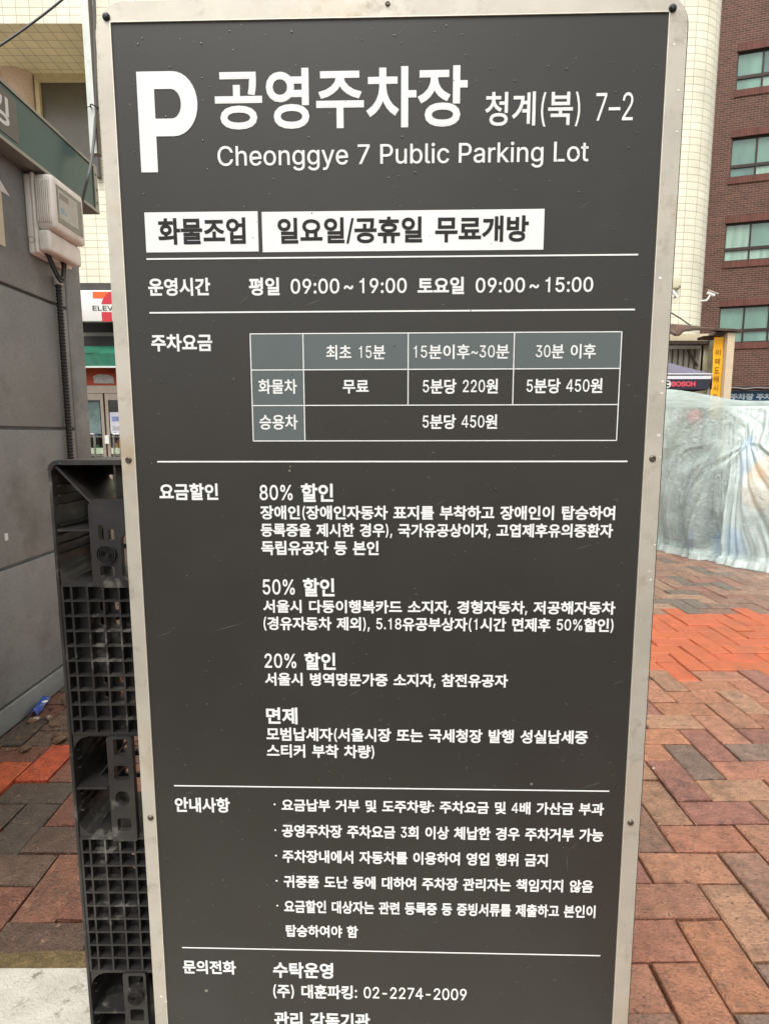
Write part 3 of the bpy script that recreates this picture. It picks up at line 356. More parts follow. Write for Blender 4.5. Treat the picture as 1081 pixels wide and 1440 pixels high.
# concrete kerb and the earth strip along it
M_conc = mat('kerb_concrete', lin(186, 180, 168), .75, var=.12, vscale=14, bump=.5, bscale=120, spots=[(lin(120, 114, 100), 34, .58, .75), (lin(214, 210, 200), 60, .62, .8)])
k = MB(); k.box((-2.2, .25, -.1), (.42, 1.128, .012), .006); tag(k.build('kerb', M_conc, smooth=True), kind='structure')
M_moss = mat('earth_strip', lin(108, 90, 58), .95, var=.5, vscale=60, bump=1, bscale=150, spots=[(lin(84, 74, 40), 40, .5, .7), (lin(158, 138, 86), 70, .6, .8)])
k = MB(); n_ = 90
for i in range(n_):
    for j in range(6):
        pass
vs = []; fs = []
for i in range(n_ + 1):
    for j in range(7):
        x = -2.2 + 2.62 * i / n_; y = 1.12 + .062 * j / 6 + .012 * noise.noise(Vector((x * 9, 3, 0))) * (j / 6)
        z = .004 + .007 * math.sin(math.pi * j / 6) + .006 * noise.noise(Vector((x * 40, y * 40, 0))); z = z if j < 6 else -.012
        vs.append((x, y, z))
for i in range(n_):
    for j in range(6): fs.append((i * 7 + j, (i + 1) * 7 + j, (i + 1) * 7 + j + 1, i * 7 + j + 1))
k.raw(vs, fs); tag(k.build('soil_strip', M_moss, smooth=True), kind='structure')
# rubble where the paving is broken: one mass of crumbs
M_rub = mat('rubble', lin(104, 80, 60), .9, var=.5, vscale=25, bump=.8, bscale=90, spots=[(lin(196, 184, 168), 14, .62, .7)])
k = MB()
for i in range(170):
    x = random.uniform(-1.44, -.72); y = random.uniform(2.0, 2.75); s = random.choice([.006, .009, .012, .02, .028])
    bm = bmesh.new(); bmesh.ops.create_icosphere(bm, subdivisions=1, radius=s)
    for v in bm.verts: v.co *= random.uniform(.6, 1.2); v.co.z *= .5
    k.bm(bm, Matrix.Translation((x, y, -.004 + s * .25)) @ Matrix.Rotation(random.uniform(0, 6), 4, 'Z'))
tag(k.build('rubble', M_rub), 'crumbs of broken brick and mortar scattered on the lifted paving beside the grey booth', 'rubble', kind='stuff')

# ---------------------------------------------------------------- cream tiled building
M_tile = tilemat('cream_tile', lin(234, 229, 204), lin(240, 236, 214), lin(172, 162, 130), .20, .107, .0042, off=0, rough=.45, bump=.35, dirt=lin(190, 180, 140))
M_soff = tilemat('soffit_tile', lin(238, 224, 192), lin(230, 216, 184), lin(136, 118, 90), .20, .18, .004, off=0, rough=.6, bump=.3)
M_pink = mat('pink_granite', lin(226, 202, 184), .55, var=.12, vscale=40, bump=.1, bscale=200, spots=[(lin(120, 90, 78), 90, .6, .7)])
M_dkglass = mat('dark_glass', lin(96, 90, 78), .25, var=.15, vscale=2, spec=.6)
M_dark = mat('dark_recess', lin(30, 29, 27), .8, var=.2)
M_alu = mat('aluminium', lin(176, 162, 146), .35, .6, var=.08, vscale=9)
bld = thing('tiled_building', (-2, 9.7, 0), 'cream tiled building with a rounded corner and a convenience store, behind the parking board', 'building')
YF = 9.7
def wallpath(mb, path, z0, z1, u=0):
    for a, b in zip(path[:-1], path[1:]):
        l = (Vector(b) - Vector(a)).length
        mb.uvquad([(a[0], a[1], z0), (b[0], b[1], z0), (b[0], b[1], z1), (a[0], a[1], z1)], [(u, z0), (u + l, z0), (u + l, z1), (u, z1)]); u += l
    return mb
wl = MB()
arc = [(4.66 + .65 * math.sin(a * math.pi / 24), 10.35 - .65 * math.cos(a * math.pi / 24)) for a in range(0, 13)]
wallpath(wl, [(-2.9, YF)] + arc + [(5.31, 22)], 0, 15)
wallpath(wl, [(-4.42, YF), (-2.9, YF)], 3.46, 15, -1.52)
wl.uvquad([(-4.42, YF, 3.46), (-2.9, YF, 3.46), (-2.9, 10.4, 3.46), (-4.42, 10.4, 3.46)], [(0, 0), (1.5, 0), (1.5, .7), (0, .7)])
wallpath(wl, [(-2.9, 11.6), (-2.9, YF)], 0, 3.46)
wallpath(wl, [(-14, YF), (-4.42, YF)], 7.27, 15, -10.1)
wallpath(wl, [(-14, YF), (-4.42, YF)], 3.46, 5.1, -10.1)
wl.uvquad([(-14, YF, 5.1), (-4.42, YF, 5.1), (-4.42, 11, 5.1), (-14, 11, 5.1)], [(0, 0), (10, 0), (10, 1.3), (0, 1.3)])
wl.uvquad([(-14, YF, 3.46), (-4.42, YF, 3.46), (-4.42, 10.4, 3.46), (-14, 10.4, 3.46)], [(0, 0), (10, 0), (10, .7), (0, .7)])
wallpath(wl, [(-4.42, 11), (-4.42, YF)], 5.1, 7.27)
wall_o = wl.build('wall', M_tile, bld, smooth=False)
s = MB(); s.uvquad([(-14, YF + .002, 7.27), (-4.42, YF + .002, 7.27), (-4.42, 11.05, 7.27), (-14, 11.05, 7.27)], [(0, 0), (10.1, 0), (10.1, 1.3), (0, 1.3)]); s.build('soffit', M_soff, bld)
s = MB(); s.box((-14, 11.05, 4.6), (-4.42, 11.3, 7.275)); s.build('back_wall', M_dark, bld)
s = MB(); s.lathe((-6.28, 10.98, 5.1), (0, 0, 1), [(.275, 0), (.275, 2.168)], 32); s.build('column', M_pink, bld, smooth=True)
s = MB(); s.lathe((-9.9, 10.98, 5.1), (0, 0, 1), [(.275, 0), (.275, 2.168)], 32); s.build('column', M_pink, bld, smooth=True)
M_cream = mat('cream_frame', lin(214, 198, 158), .6, var=.08)
fr = MB(); fr.box((-5.97, 10.92, 7.16), (-4.42, 11.04, 7.268)); fr.box((-5.97, 10.92, 5.1), (-5.90, 11.04, 7.16)); fr.box((-4.428, 10.92, 5.1), (-4.42, 11.04, 7.16))
wf = fr.build('window', M_cream, bld)
p_ = MB(); p_.box((-5.90, 10.99, 5.1), (-4.428, 11.03, 7.16)); p_.build('pane', M_dkglass, wf)
s = MB(); s.tube([(-4.40, YF - .05, 5.08), (-4.40, YF - .05, 11)], .045, 10); s.build('downpipe', mat('dark_pipe', lin(84, 80, 78), .5), bld, smooth=True)
# the store under it
st0, st1 = -6.6, -3.0
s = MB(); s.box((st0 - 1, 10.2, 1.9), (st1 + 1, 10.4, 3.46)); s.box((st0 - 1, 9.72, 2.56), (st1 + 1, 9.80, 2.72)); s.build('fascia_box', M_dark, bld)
s = MB(); s.box((-4.80, 9.56, 3.385), (-3.0, 9.7, 3.50)); s.box((-4.83, 9.62, 2.88), (-4.775, 9.69, 3.385)); s.build('sign_housing', mat('sign_housing', lin(70, 66, 62), .7, var=.2), bld)
s = MB(); s.box((st0 - 1, 9.74, 2.68), (st1 + 1, 9.79, 2.78)); s.build('shutter_box', mat('grey_rail', lin(92, 92, 80), .6), bld)
M_white = mat('white_plastic', lin(226, 224, 218), .35, var=.03)
M_or, M_rd, M_gr = mat('orange_plastic', lin(232, 98, 38), .35), mat('red_plastic', lin(196, 40, 52), .35), mat('green_plastic', lin(30, 120, 80), .4)
sg = MB(); sg.box((-4.77, 9.50, 2.905), (-3.35, 9.60, 3.38), .015); sgo = sg.build('shop_sign', M_white, bld, smooth=True)
X0, Z0 = -4.77, 2.905; Fy = 9.497
def onsign(pts): return [(X0 + x, Fy, Z0 + z) for x, z in pts]
b = MB(); b.raw(onsign([(.24, .35), (.66, .35), (.66, .45), (.24, .45)]), [(0, 1, 2, 3)]); b.build('emblem', M_or, sgo)
pts = [(.36, .27)] + [(.36 + .20 * math.sin(a / 8 * 1.2) , .27 + .18 * (1 - math.cos(a / 8 * 1.57)) ** .8) for a in range(1, 9)] + [(.52, .45), (.66, .45), (.66, .35)] + [(.49, .27)]
b = MB(); b.raw([(X0 + x, Fy - .001, Z0 + z) for x, z in [(.365, .265), (.39, .33), (.43, .385), (.47, .425), (.52, .452), (.66, .452), (.66, .36), (.58, .33), (.52, .265)]], [tuple(range(9))])
b.raw(onsign([(.36, .0), (.52, .0), (.52, .145), (.36, .145)]), [(0, 1, 2, 3)]); b.build('emblem', M_rd, sgo)
b = MB(); letter(b, 'ELEVEN', .225, .72, .168, .24, (X0, Fy - .002, Z0), (1, 0, 0), (0, 0, 1), 0, off=.03, lx=1.2); b.build('lettering', mat('sign_green_ink', lin(52, 60, 52), .5), sgo)
# awning (two slopes with folds)
M_awn = mat('awning_green', lin(18, 92, 68), .55, var=.3, vscale=5)
aw = MB(); n_ = 40
for (ya, za, yb, zb) in ((9.70, 2.56, 9.48, 2.42), (9.48, 2.42, 9.47, 2.22)):
    vs = []; fs = []
    for i in range(n_ + 1):
        x = st0 - 1 + (st1 - st0 + 2) * i / n_; o = .012 * math.sin(i * 1.7)
        vs += [(x, ya - .002, za), (x, yb + o, zb)]
    for i in range(n_): fs.append((2 * i, 2 * i + 2, 2 * i + 3, 2 * i + 1))
    aw.raw(vs, fs)
awo = aw.build('awning', M_awn, bld)
b = MB(); b.box((st0 - 1, 9.455, 2.195), (st1 + 1, 9.468, 2.222)); b.build('hem', mat('hem_white', lin(200, 210, 200), .6), awo)
s = MB(); s.box((st0 - 1, 9.86, 1.955), (st1 + 1, 9.95, 2.26)); ofa = s.build('orange_fascia', mat('orange_board', lin(186, 72, 30), .5, var=.25, vscale=3), bld)
b = MB(); vs = []
pp = [(-4.77, 1.99), (-4.44, 1.985), (-4.45, 2.09), (-4.52, 2.125), (-4.70, 2.135), (-4.78, 2.10)]
b.raw([(x, 9.855, z) for x, z in pp], [tuple(range(6))]); b.build('torn_notice', mat('paper', lin(206, 204, 196), .8, var=.2, vscale=20), ofa)
s = MB(); s.box((st0, 9.86, 1.83), (st1, 9.95, 1.953)); s.build('door_head', M_alu, bld)
M_shop = mat('shop_interior', lin(60, 54, 48), .7, var=.35, vscale=3)
s = MB(); s.box((st0, 11.6, 0), (st1, 11.7, 2.3)); s.build('interior_wall', M_shop, bld)
shelf = MB()
for z in (.35, .75, 1.1): shelf.box((st0, 11.0, z), (st1, 11.35, z + .03))
sho = shelf.build('shelf', mat('shelf_white', lin(190, 190, 186), .5), bld)
cols = [(190, 60, 50), (220, 190, 70), (60, 110, 170), (230, 226, 220), (60, 140, 90), (40, 38, 40)]
for c in cols:
    b = MB()
    for q in range(22):
        x = random.uniform(st0, st1 - .1); z = random.choice((.38, .78, 1.13)); b.box((x, 11.02 + .02 * random.random(), z), (x + random.uniform(.05, .12), 11.2, z + random.uniform(.1, .28)))
    tag(b.build('packets', mat('packets', lin(*c), .5), sho), kind='stuff')
M_pane = bpy.data.materials.new('shop_glass'); M_pane.use_nodes = True
n = M_pane.node_tree; p = n.nodes['Principled BSDF']; p.inputs['Base Color'].default_value = (.8, .85, .82, 1); p.inputs['Roughness'].default_value = .05
tr = n.nodes.new('ShaderNodeBsdfTransparent'); mx = n.nodes.new('ShaderNodeMixShader'); fz = n.nodes.new('ShaderNodeFresnel'); fz.inputs[0].default_value = 1.5
gl = n.nodes.new('ShaderNodeBsdfGlossy'); gl.inputs['Roughness'].default_value = .03
n.links.new(fz.outputs[0], mx.inputs[0]); n.links.new(tr.outputs[0], mx.inputs[1]); n.links.new(gl.outputs[0], mx.inputs[2]); n.links.new(mx.outputs[0], n.nodes['Material Output'].inputs[0])
M_steel = mat('bright_steel', lin(196, 192, 186), .25, .9)
for (x0, x1, hx) in ((-5.56, -4.655, -4.80), (-4.625, -3.7, -4.48)):
    d = MB(); d.box((x0, 9.88, .02), (x0 + .05, 9.93, 1.828)); d.box((x1 - .05, 9.88, .02), (x1, 9.93, 1.828)); d.box((x0 + .05, 9.88, 1.72), (x1 - .05, 9.93, 1.828)); d.box((x0 + .05, 9.88, .02), (x1 - .05, 9.93, .16))
    do = d.build('door', M_alu, bld)
    b = MB(); b.box((x0 + .05, 9.90, .16), (x1 - .05, 9.908, 1.72)); b.build('pane', M_pane, do)
    b = MB(); b.tube([(hx, 9.87, .45), (hx, 9.80, .47), (hx, 9.80, 1.16), (hx + .0, 9.87, 1.18)], .017, 8); b.tube([(hx + (.10 if hx > -4.7 else -.10), 9.88, .45), (hx + (.10 if hx > -4.7 else -.10), 9.80, .47), (hx + (.10 if hx > -4.7 else -.10), 9.80, 1.16), (hx, 9.80, 1.16)], .014, 8); b.build('handle', M_steel, do, smooth=True)
    b = MB(); b.box((x0 + .05, 9.892, .83), (x1 - .05, 9.898, .93)); b.build('safety_strip', mat('strip', lin(196, 210, 180), .5), do)
    if x0 > -4.7:
        b = MB(); b.box((-4.56, 9.885, 1.17), (-4.27, 9.889, 1.52)); po = b.build('poster', mat('poster_white', lin(206, 206, 214), .6, var=.12, vscale=20), do)
        b = MB(); b.box((-4.53, 9.882, 1.37), (-4.32, 9.884, 1.45)); b.build('print', mat('poster_blue', lin(130, 140, 180), .6, var=.4, vscale=24), po)
        b = MB(); b.box((-4.53, 9.882, 1.22), (-4.32, 9.884, 1.30)); b.build('print', mat('poster_grey', lin(176, 172, 176), .6, var=.4, vscale=40), po)
    else:
        b = MB(); b.box((-5.0, 9.885, 1.16), (-4.72, 9.889, 1.68)); b.build('poster', mat('sheet_teal', lin(104, 124, 120), .6, var=.25, vscale=14), do)
b = MB(); b.box((-4.66, 9.865, 1.0), (-4.59, 9.879, 1.14)); b.build('door_lock', M_white, bld)
s = MB(); s.box((st0, 9.7, -.02), (st1, 11.6, .01)); s.build('shop_floor', mat('shop_floor', lin(150, 146, 138), .4), bld)
s = MB(); s.box((-14, 9.75, 0), (st0, 9.95, 3.4)); s.box((st1, 9.75, 0), (-2.91, 9.95, 3.4)); s.build('shop_wall', mat('shop_wall', lin(150, 140, 124), .7, var=.1), bld)

# ---------------------------------------------------------------- red brick building
M_red = tilemat('red_brick', lin(104, 69, 55), lin(78, 54, 44), lin(146, 122, 108), .21, .072, .006, rough=.85, bump=.6, dirt=lin(70, 54, 48))
M_sold = tilemat('soldier_brick', lin(122, 74, 62), lin(100, 62, 52), lin(74, 56, 50), .075, .24, .007, off=0, rough=.85, bump=.6)
M_winf = mat('bronze_frame', lin(60, 46, 40), .45, .3)
M_wing = mat('green_window', lin(112, 150, 134), .12, var=.38, vscale=.7, spec=.9, stretch=(1, 1, .25))
M_wingl = mat('curtained_window', lin(146, 176, 158), .18, var=.25, vscale=1.2, spec=.8, stretch=(6, 6, .3)); M_wingd = mat('dim_window', lin(84, 120, 112), .08, var=.35, vscale=.8, spec=1)
dF = Vector((.960, -.279, 0)); nF = Vector((-.279, -.960, 0)); F0 = Vector((11.6, 22, 0))
def onF(x, y):
    d = ray(x, y); t = ((F0 - CAM).dot(nF)) / d.dot(nF); q = CAM + d * t; return (q - F0).dot(dF), q.z
def FP(s_, z, o=0): q = F0 + dF * s_ + nF * o; return (q.x, q.y, z)
rb = thing('brick_building', F0, 'dark red brick building with green tinted windows at the right edge', 'building')
wins = []
for (tl, bl, mu, ty) in (((1036, 73), (1033, 127.5), (1070, 105), 107), ((1028, 194), (1025, 250), (1063, 230), 233), ((1020.6, 314.6), (1017.5, 368.3), (1054, 348), 350), ((1013.3, 431.7), (1011, 483), (1046, 464), 465)):
    s0, z1 = onF(*tl); _, z0 = onF(*bl); sm, _ = onF(*mu); _, tz = onF(bl[0] + 10, ty)
    wins.append((s0, z0, z1, sm, tz))
print('windows', [[round(q, 2) for q in w_] for w_ in wins])
sL = sum(w_[0] for w_ in wins) / 4; pane = sum(w_[3] - w_[0] for w_ in wins) / 4; wid = pane * 3
H_ = wins[0][2] + 6
edges = [0] + sorted([w_[1] for w_ in wins] + [w_[2] for w_ in wins]) + [H_]
cols_ = [(-9, sL), (sL + wid, sL + wid + 1.6), (sL + 2 * wid + 1.6, sL + 2 * wid + 6)]
wl = MB()
def fq(mb, s0, s1, z0, z1, o=0):
    mb.uvquad([FP(s0, z0, o), FP(s1, z0, o), FP(s1, z1, o), FP(s0, z1, o)], [(s0, z0), (s1, z0), (s1, z1), (s0, z1)])
for a, b_ in cols_: fq(wl, a, b_, 0, H_)
for c0 in (sL, sL + wid + 1.6):
    prev = 0
    for w_ in sorted(wins, key=lambda q: q[1]): fq(wl, c0, c0 + wid, prev, w_[1]); prev = w_[2]
    fq(wl, c0, c0 + wid, prev, H_)
    for w_ in wins:                                # reveals
        z0, z1 = w_[1], w_[2]; D_ = -.14
        for (p1, p2) in (((c0, z0), (c0, z1)), ((c0 + wid, z1), (c0 + wid, z0)), ((c0, z1), (c0 + wid, z1)), ((c0 + wid, z0), (c0, z0))):
            wl.uvquad([FP(*p1, 0), FP(*p2, 0), FP(*p2, D_), FP(*p1, D_)], [(0, 0), (1, 0), (1, .14), (0, .14)])
wl.build('wall', M_red, rb)
s = MB(); fq(s, sL - 1.05, sL - .82, 0, H_, .06)
s.uvquad([FP(sL - 1.05, 0), FP(sL - 1.05, 0, .06), FP(sL - 1.05, H_, .06), FP(sL - 1.05, H_)], [(0, 0), (.06, 0), (.06, H_), (0, H_)])
s.uvquad([FP(sL - .82, 0, .06), FP(sL - .82, 0), FP(sL - .82, H_), FP(sL - .82, H_, .06)], [(0, 0), (.06, 0), (.06, H_), (0, H_)]); s.build('pilaster', M_red, rb)
def fbox(mb, s0, s1, z0, z1, o0, o1):
    P = [FP(s0, z0, o1), FP(s1, z0, o1), FP(s1, z0, o0), FP(s0, z0, o0), FP(s0, z1, o1), FP(s1, z1, o1), FP(s1, z1, o0), FP(s0, z1, o0)]
    mb.raw(P, [(0, 3, 2, 1), (4, 5, 6, 7), (0, 1, 5, 4), (1, 2, 6, 5), (2, 3, 7, 6), (3, 0, 4, 7)])
for c0 in (sL, sL + wid + 1.6):
    for w_ in wins:
        z0, z1, tz = w_[1], w_[2], w_[4]; f_ = MB(); t_ = .05
        fbox(f_, c0, c0 + wid, z1 - t_, z1, -.14, -.08); fbox(f_, c0, c0 + wid, z0, z0 + t_, -.14, -.08)
        fbox(f_, c0, c0 + wid, tz - .05, tz + .05, -.139, -.07)
        for k_ in range(4):
            xx = c0 + (wid - t_) * k_ / 3; fbox(f_, xx, xx + t_, z0 + t_, tz - .05, -.14, -.08); fbox(f_, xx, xx + t_, tz + .05, z1 - t_, -.14, -.08)
        fo = f_.build('window', M_winf, rb)
        gl_ = MB()
        for k_ in range(3):
            xx = c0 + (wid - t_) * k_ / 3 + t_; x2 = c0 + (wid - t_) * (k_ + 1) / 3
            gl_.quad(FP(xx, z0 + t_, -.12), FP(x2, z0 + t_, -.12), FP(x2, tz - .05, -.12), FP(xx, tz - .05, -.12))
            gl_.quad(FP(xx, tz + .05, -.125 - .004 * k_), FP(x2, tz + .05, -.125 - .004 * k_), FP(x2, z1 - t_, -.115), FP(xx, z1 - t_, -.115))
        po_ = gl_.build('pane', M_wing, fo); po_.data.materials.append(M_wingl); po_.data.materials.append(M_wingd)
        for q_ in po_.data.polygons: q_.material_index = random.choice((0, 0, 1, 2))
        l_ = MB(); fq(l_, c0 - .05, c0 + wid + .05, z1, z1 + .24, .02); l_.uv = {kk: [(u, v - z1) for u, v in q] for kk, q in l_.uv.items()}
        l_.quad(FP(c0 - .05, z1, 0), FP(c0 + wid + .05, z1, 0), FP(c0 + wid + .05, z1, .02), FP(c0 - .05, z1, .02)); l_.uv[1] = [(0, .1), (1, .1), (1, .12), (0, .12)]; l_.build('lintel', M_sold, rb)
        l_ = MB(); fq(l_, c0 - .05, c0 + wid + .05, z0 - .22, z0, .03); l_.uv = {kk: [(u, v - z0 + .23) for u, v in q] for kk, q in l_.uv.items()}
        l_.quad(FP(c0 - .05, z0, .03), FP(c0 + wid + .05, z0, .03), FP(c0 + wid + .05, z0, -.08), FP(c0 - .05, z0, -.08)); l_.uv[1] = [(0, .1), (wid, .1), (wid, .2), (0, .2)]; l_.build('sill', M_sold, rb)
# ---------------------------------------------------------------- the parking board
YAW = .02436; DIST = .8746; U0 = -.01523
SU = Vector((math.cos(YAW), -math.sin(YAW), 0)); SN = Vector((math.sin(YAW), math.cos(YAW), 0)); SV = Vector((0, 0, 1))
SO = Vector((0, 0, 0)) + SU * U0 + SN * DIST                   # u = 0, v = 0 on the face of the frame
def S(u, v, d=0): return SO + SU * u + SV * v - SN * d          # d metres towards the reader
def sgn(x, y):
    d = ray(x, y); t = (SO - CAM).dot(SN) / d.dot(SN); q = CAM + d * t; return (q - SO).dot(SU), q.z
M_frame = mat('stained_steel', lin(186, 179, 165), .44, .34, var=.16, vscale=7, bump=.06, bscale=25, rvar=.12,
              spots=[(lin(150, 140, 120), 26, .56, .78), (lin(110, 100, 86), 95, .70, .80), (lin(168, 150, 120), 3.5, .55, .75)])
M_panel = mat('charcoal_vinyl', (.0305, .0280, .0232), .44, var=.10, vscale=4, bump=.02, bscale=300, rvar=.06, spec=.38,
              spots=[((.10, .10, .095), 240, .735, .80), ((.035, .034, .031), 3, .5, .8)])
M_ink = mat('white_vinyl', lin(226, 226, 222), .5, var=.03, vscale=20)
M_cell = mat('grey_vinyl', lin(84, 92, 90), .45, var=.05, vscale=10)
M_darkink = mat('dark_vinyl', (.018, .0175, .016), .6, spec=.25)
M_screw = mat('old_screw', lin(96, 88, 76), .45, .7, var=.3, vscale=200)
M_back = mat('board_back', lin(52, 50, 50), .6, .3)
board = thing('information_board', S(0, 0, -.03), 'tall charcoal parking information board with white Korean lettering in a rounded steel frame', 'sign board')
BOT, TOP = .075, 1.737
fr = MB(); plate(fr, [(u, v) for u, v in rrect(-.401, BOT, .401, TOP, .043, 10)], [rrect(-.3795, BOT + .026, .3755, 1.711, 0)], .004, S(0, 0, -.002), SU, SV)
fro = fr.build('frame', M_frame, board)
glint = MB(); plate(glint, rrect(-.3806, BOT + .0249, .3766, 1.7121), [rrect(-.3794, BOT + .0261, .3754, 1.7109)], .0046, S(0, 0, -.0018), SU, SV); glint.build('edge_highlight', mat('painted_highlight', lin(214, 206, 190), .35, .4, var=.1, vscale=30), fro)  # thin paler strip added to paint the highlight along the frame's inner edge
bk = MB(); plate(bk, rrect(-.400, BOT + .001, .4045, TOP + .002, .043, 10), [], .030, S(0, 0, -.0205), SU, SV); bk.build('back_box', M_back, board)
pn = MB(); P4 = [(-.3792, BOT + .0265), (.3752, BOT + .0265), (.3752, 1.7107), (-.3792, 1.7107)]
pn.quad(*[S(u, v, -.0015) for u, v in P4]); pano = pn.build('panel', M_panel, board)
PZ = -.0015
po = MB()
for u in (-.30, .30):
    a = S(u - .03, -.1, -.04); po.tube([S(u, -.1, -.07), S(u, 1.45, -.07)], .03, 12)
    po.box(S(u, 0, -.07) + Vector((-.09, -.09, .012)), S(u, 0, -.07) + Vector((.09, .09, .024)))
po.build('post', mat('galvanised', lin(150, 150, 148), .45, .7, var=.1), board)
for i, (x, y) in enumerate([(150, 24), (945, 12), (181, 647), (917, 645), (212, 1150), (886, 1157), (545, 5.5)]):
    u, v = sgn(x, y); b = MB(); r_ = .0052 if i < 2 else .0042 if i < 6 else .0028
    if i < 2: b.lathe(S(u, v, 0), -SN, [(r_, 0), (r_, .0015), (r_ * .6, .004), (r_ * .25, .0045)], 14); b.build('rubber_plug', mat('black_rubber', lin(30, 28, 25), .5), board, smooth=True)
    else:
        b.lathe(S(u, v, 0), -SN, [(r_ * 1.25, 0), (r_ * 1.15, .0008), (r_, .0014), (r_ * .75, .0024), (r_ * .3, .0022), (r_ * .2, .0012)], 16)
        b.build('screw', M_screw, board, smooth=True)
# chips and dents where the steel is knocked bright
b = MB()
for (x, y) in [(928, 391), (931, 536), (930, 553), (925, 612), (927, 642), (953, 127), (951, 185), (920, 766), (912, 803), (914, 815), (227, 1401), (234, 1408), (947, 62), (918, 1080)]:
    u, v = sgn(x, y); r_ = random.uniform(.0012, .0026)
    b.raw([S(u + r_ * random.uniform(.6, 1.3) * math.cos(a), v + r_ * random.uniform(.5, 1) * math.sin(a), .0004) for a in [i * math.pi / 4 for i in range(8)]], [tuple(range(8))])
tag(b.build('chip', mat('bare_chip', lin(232, 228, 218), .3, .3), fro), kind='stuff')
# lettering
for (t, u0, u1, v0, v1, kw) in TX:
    kw = dict(kw); dk = kw.pop('d', 0); b = MB(); kw.setdefault('off', .03)
    letter(b, t, u0, u1, v0, v1, S(0, 0), SU, SV, PZ + (.0011 if dk else .0006), **kw)
    b.build('lettering', M_darkink if dk else M_ink, pano)
b = MB()                                            # the big P
pz = PZ + .0006; cxu, r1 = -.2985, .0
outer = [(-.3480, 1.5187), (-.3243, 1.5187), (-.3243, 1.5656), (-.2985, 1.5656)] + [(-.2985 + .0340 * math.sin(a), 1.6074 - .0417 * math.cos(a)) for a in [math.pi * i / 16 for i in range(1, 16)]] + [(-.2985, 1.6491), (-.3480, 1.6491)]
inner = [(-.3243, 1.5885), (-.3243, 1.6265), (-.301, 1.6265)] + [(-.301 + .0135 * math.sin(a), 1.6075 + .0190 * math.cos(a)) for a in [math.pi * i / 12 for i in range(1, 12)]] + [(-.301, 1.5885)]
plate(b, outer, [inner], .0002, S(0, 0, pz), SU, SV); b.build('parking_symbol', M_ink, pano)
def rq(mb, u0, u1, v0, v1, d): return mb.quad(S(u0, v0, d), S(u1, v0, d), S(u1, v1, d), S(u0, v1, d))
b = MB(); rq(b, -.3469, -.1850, 1.4110, 1.4653, pz); b.build('white_box', M_ink, pano)
b = MB(); rq(b, -.1792, .2187, 1.4099, 1.4643, pz); b.build('white_box', M_ink, pano)
for (u0, u1, v) in [(-.3474, .3516, 1.402), (-.3472, .3511, 1.3274), (-.3472, .3518, 1.1114), (-.3476, .3506, .5877), (-.3484, .3499, .2940)]:
    b = MB(); rq(b, u0, u1, v - .0011, v + .0011, pz); b.build('rule', M_ink, pano)
tb = MB(); rq(tb, -.2010, .3341, 1.2455, 1.2968, PZ + .0003); rq(tb, -.2008, -.1240, 1.1422, 1.2453, PZ + .0003); tb.build('table_head', M_cell, pano)
tb = MB(); t_ = .0007
for v, u0, u1 in ((1.2968, -.2012, .3342), (1.2454, -.2009, .3341), (1.1940, -.2005, .3341), (1.1421, -.2014, .3346)): rq(tb, u0, u1, v - t_, v + t_, pz)
for u, v0, v1 in ((-.2010, 1.1421, 1.2968), (-.1240, 1.1421, 1.2968), (.0287, 1.1940, 1.2968), (.1813, 1.1940, 1.2968), (.3342, 1.1421, 1.2968)): rq(tb, u - t_, u + t_, v0, v1, pz + .0002)
tb.build('table_rule', M_ink, pano)
for (u, v) in [(-.1849, .5573), (-.1849, .5118), (-.1850, .4665), (-.1851, .4210), (-.1852, .3755)]:
    b = MB(); b.raw([S(u + .0016 * math.cos(a), v + .0016 * math.sin(a), pz) for a in [i * math.pi / 6 for i in range(12)]], [tuple(range(12))]); b.build('bullet', M_ink, pano)
# scratches, dust and water drops on the face
M_scr = mat('scratch', lin(112, 108, 100), .6)
b = MB()
def pxs(sc_, ox, oy, x, y): return sgn(ox + x / sc_, oy + y / sc_)
SC = [((2.845,190,340),(412,250),(462,208)),((2.845,190,340),(670,258),(755,226)),((3.003,200,630),(58,800),(133,772)),((3.003,200,630),(290,778),(445,735)),((3.003,540,630),(215,248),(263,213)),((3.003,540,630),(800,432),(886,405)),
((3.179,220,890),(858,286),(916,254)),((3.179,540,890),(1012,236),(1079,210)),((3.276,230,1090),(85,100),(152,68)),((3.276,230,1090),(0,390),(33,380)),((3.276,540,1090),(900,65),(1000,35)),((3.276,540,1090),(840,355),(900,310)),
((3.276,540,1090),(840,355),(845,450)),((3.276,230,1090),(530,235),(640,207)),((2.845,540,60),(775,668),(830,628)),((3.6,400,0),(552,186),(620,130)),((3.003,540,1310),(595,160),(620,150)),((3.276,540,1090),(218,688),(262,672)),((3.179,540,890),(925,690),(970,668))]
for R_, a, c in SC:
    u0, v0 = pxs(*R_, *a); u1, v1 = pxs(*R_, *c); dv = Vector((u1 - u0, v1 - v0)); nn = Vector((-dv.y, dv.x)).normalized() * .00026
    b.raw([S(u0, v0, pz - .0002), S((u0 + u1) / 2 + nn.x, (v0 + v1) / 2 + nn.y, pz - .0002), S(u1, v1, pz - .0002), S((u0 + u1) / 2 - nn.x, (v0 + v1) / 2 - nn.y, pz - .0002)], [(0, 1, 2, 3)])
u0, v0 = pxs(2.845,540,60,540,195); u1, v1 = pxs(2.845,540,60,608,152)
tag(b.build('scratch', M_scr, pano), kind='stuff')
b = MB()
for i in range(520):
    u = random.uniform(-.37, .37); v = .11 + 1.6 * random.random() ** 1.6; r_ = random.choice([.0004, .0005, .0007, .0009])
    q = []
    for a in range(6): q.append(S(u + r_ * random.uniform(.5, 1.2) * math.cos(a * 1.047), v + r_ * random.uniform(.5, 1.2) * math.sin(a * 1.047), pz - .00015))
    b.raw(q, [tuple(range(6))])
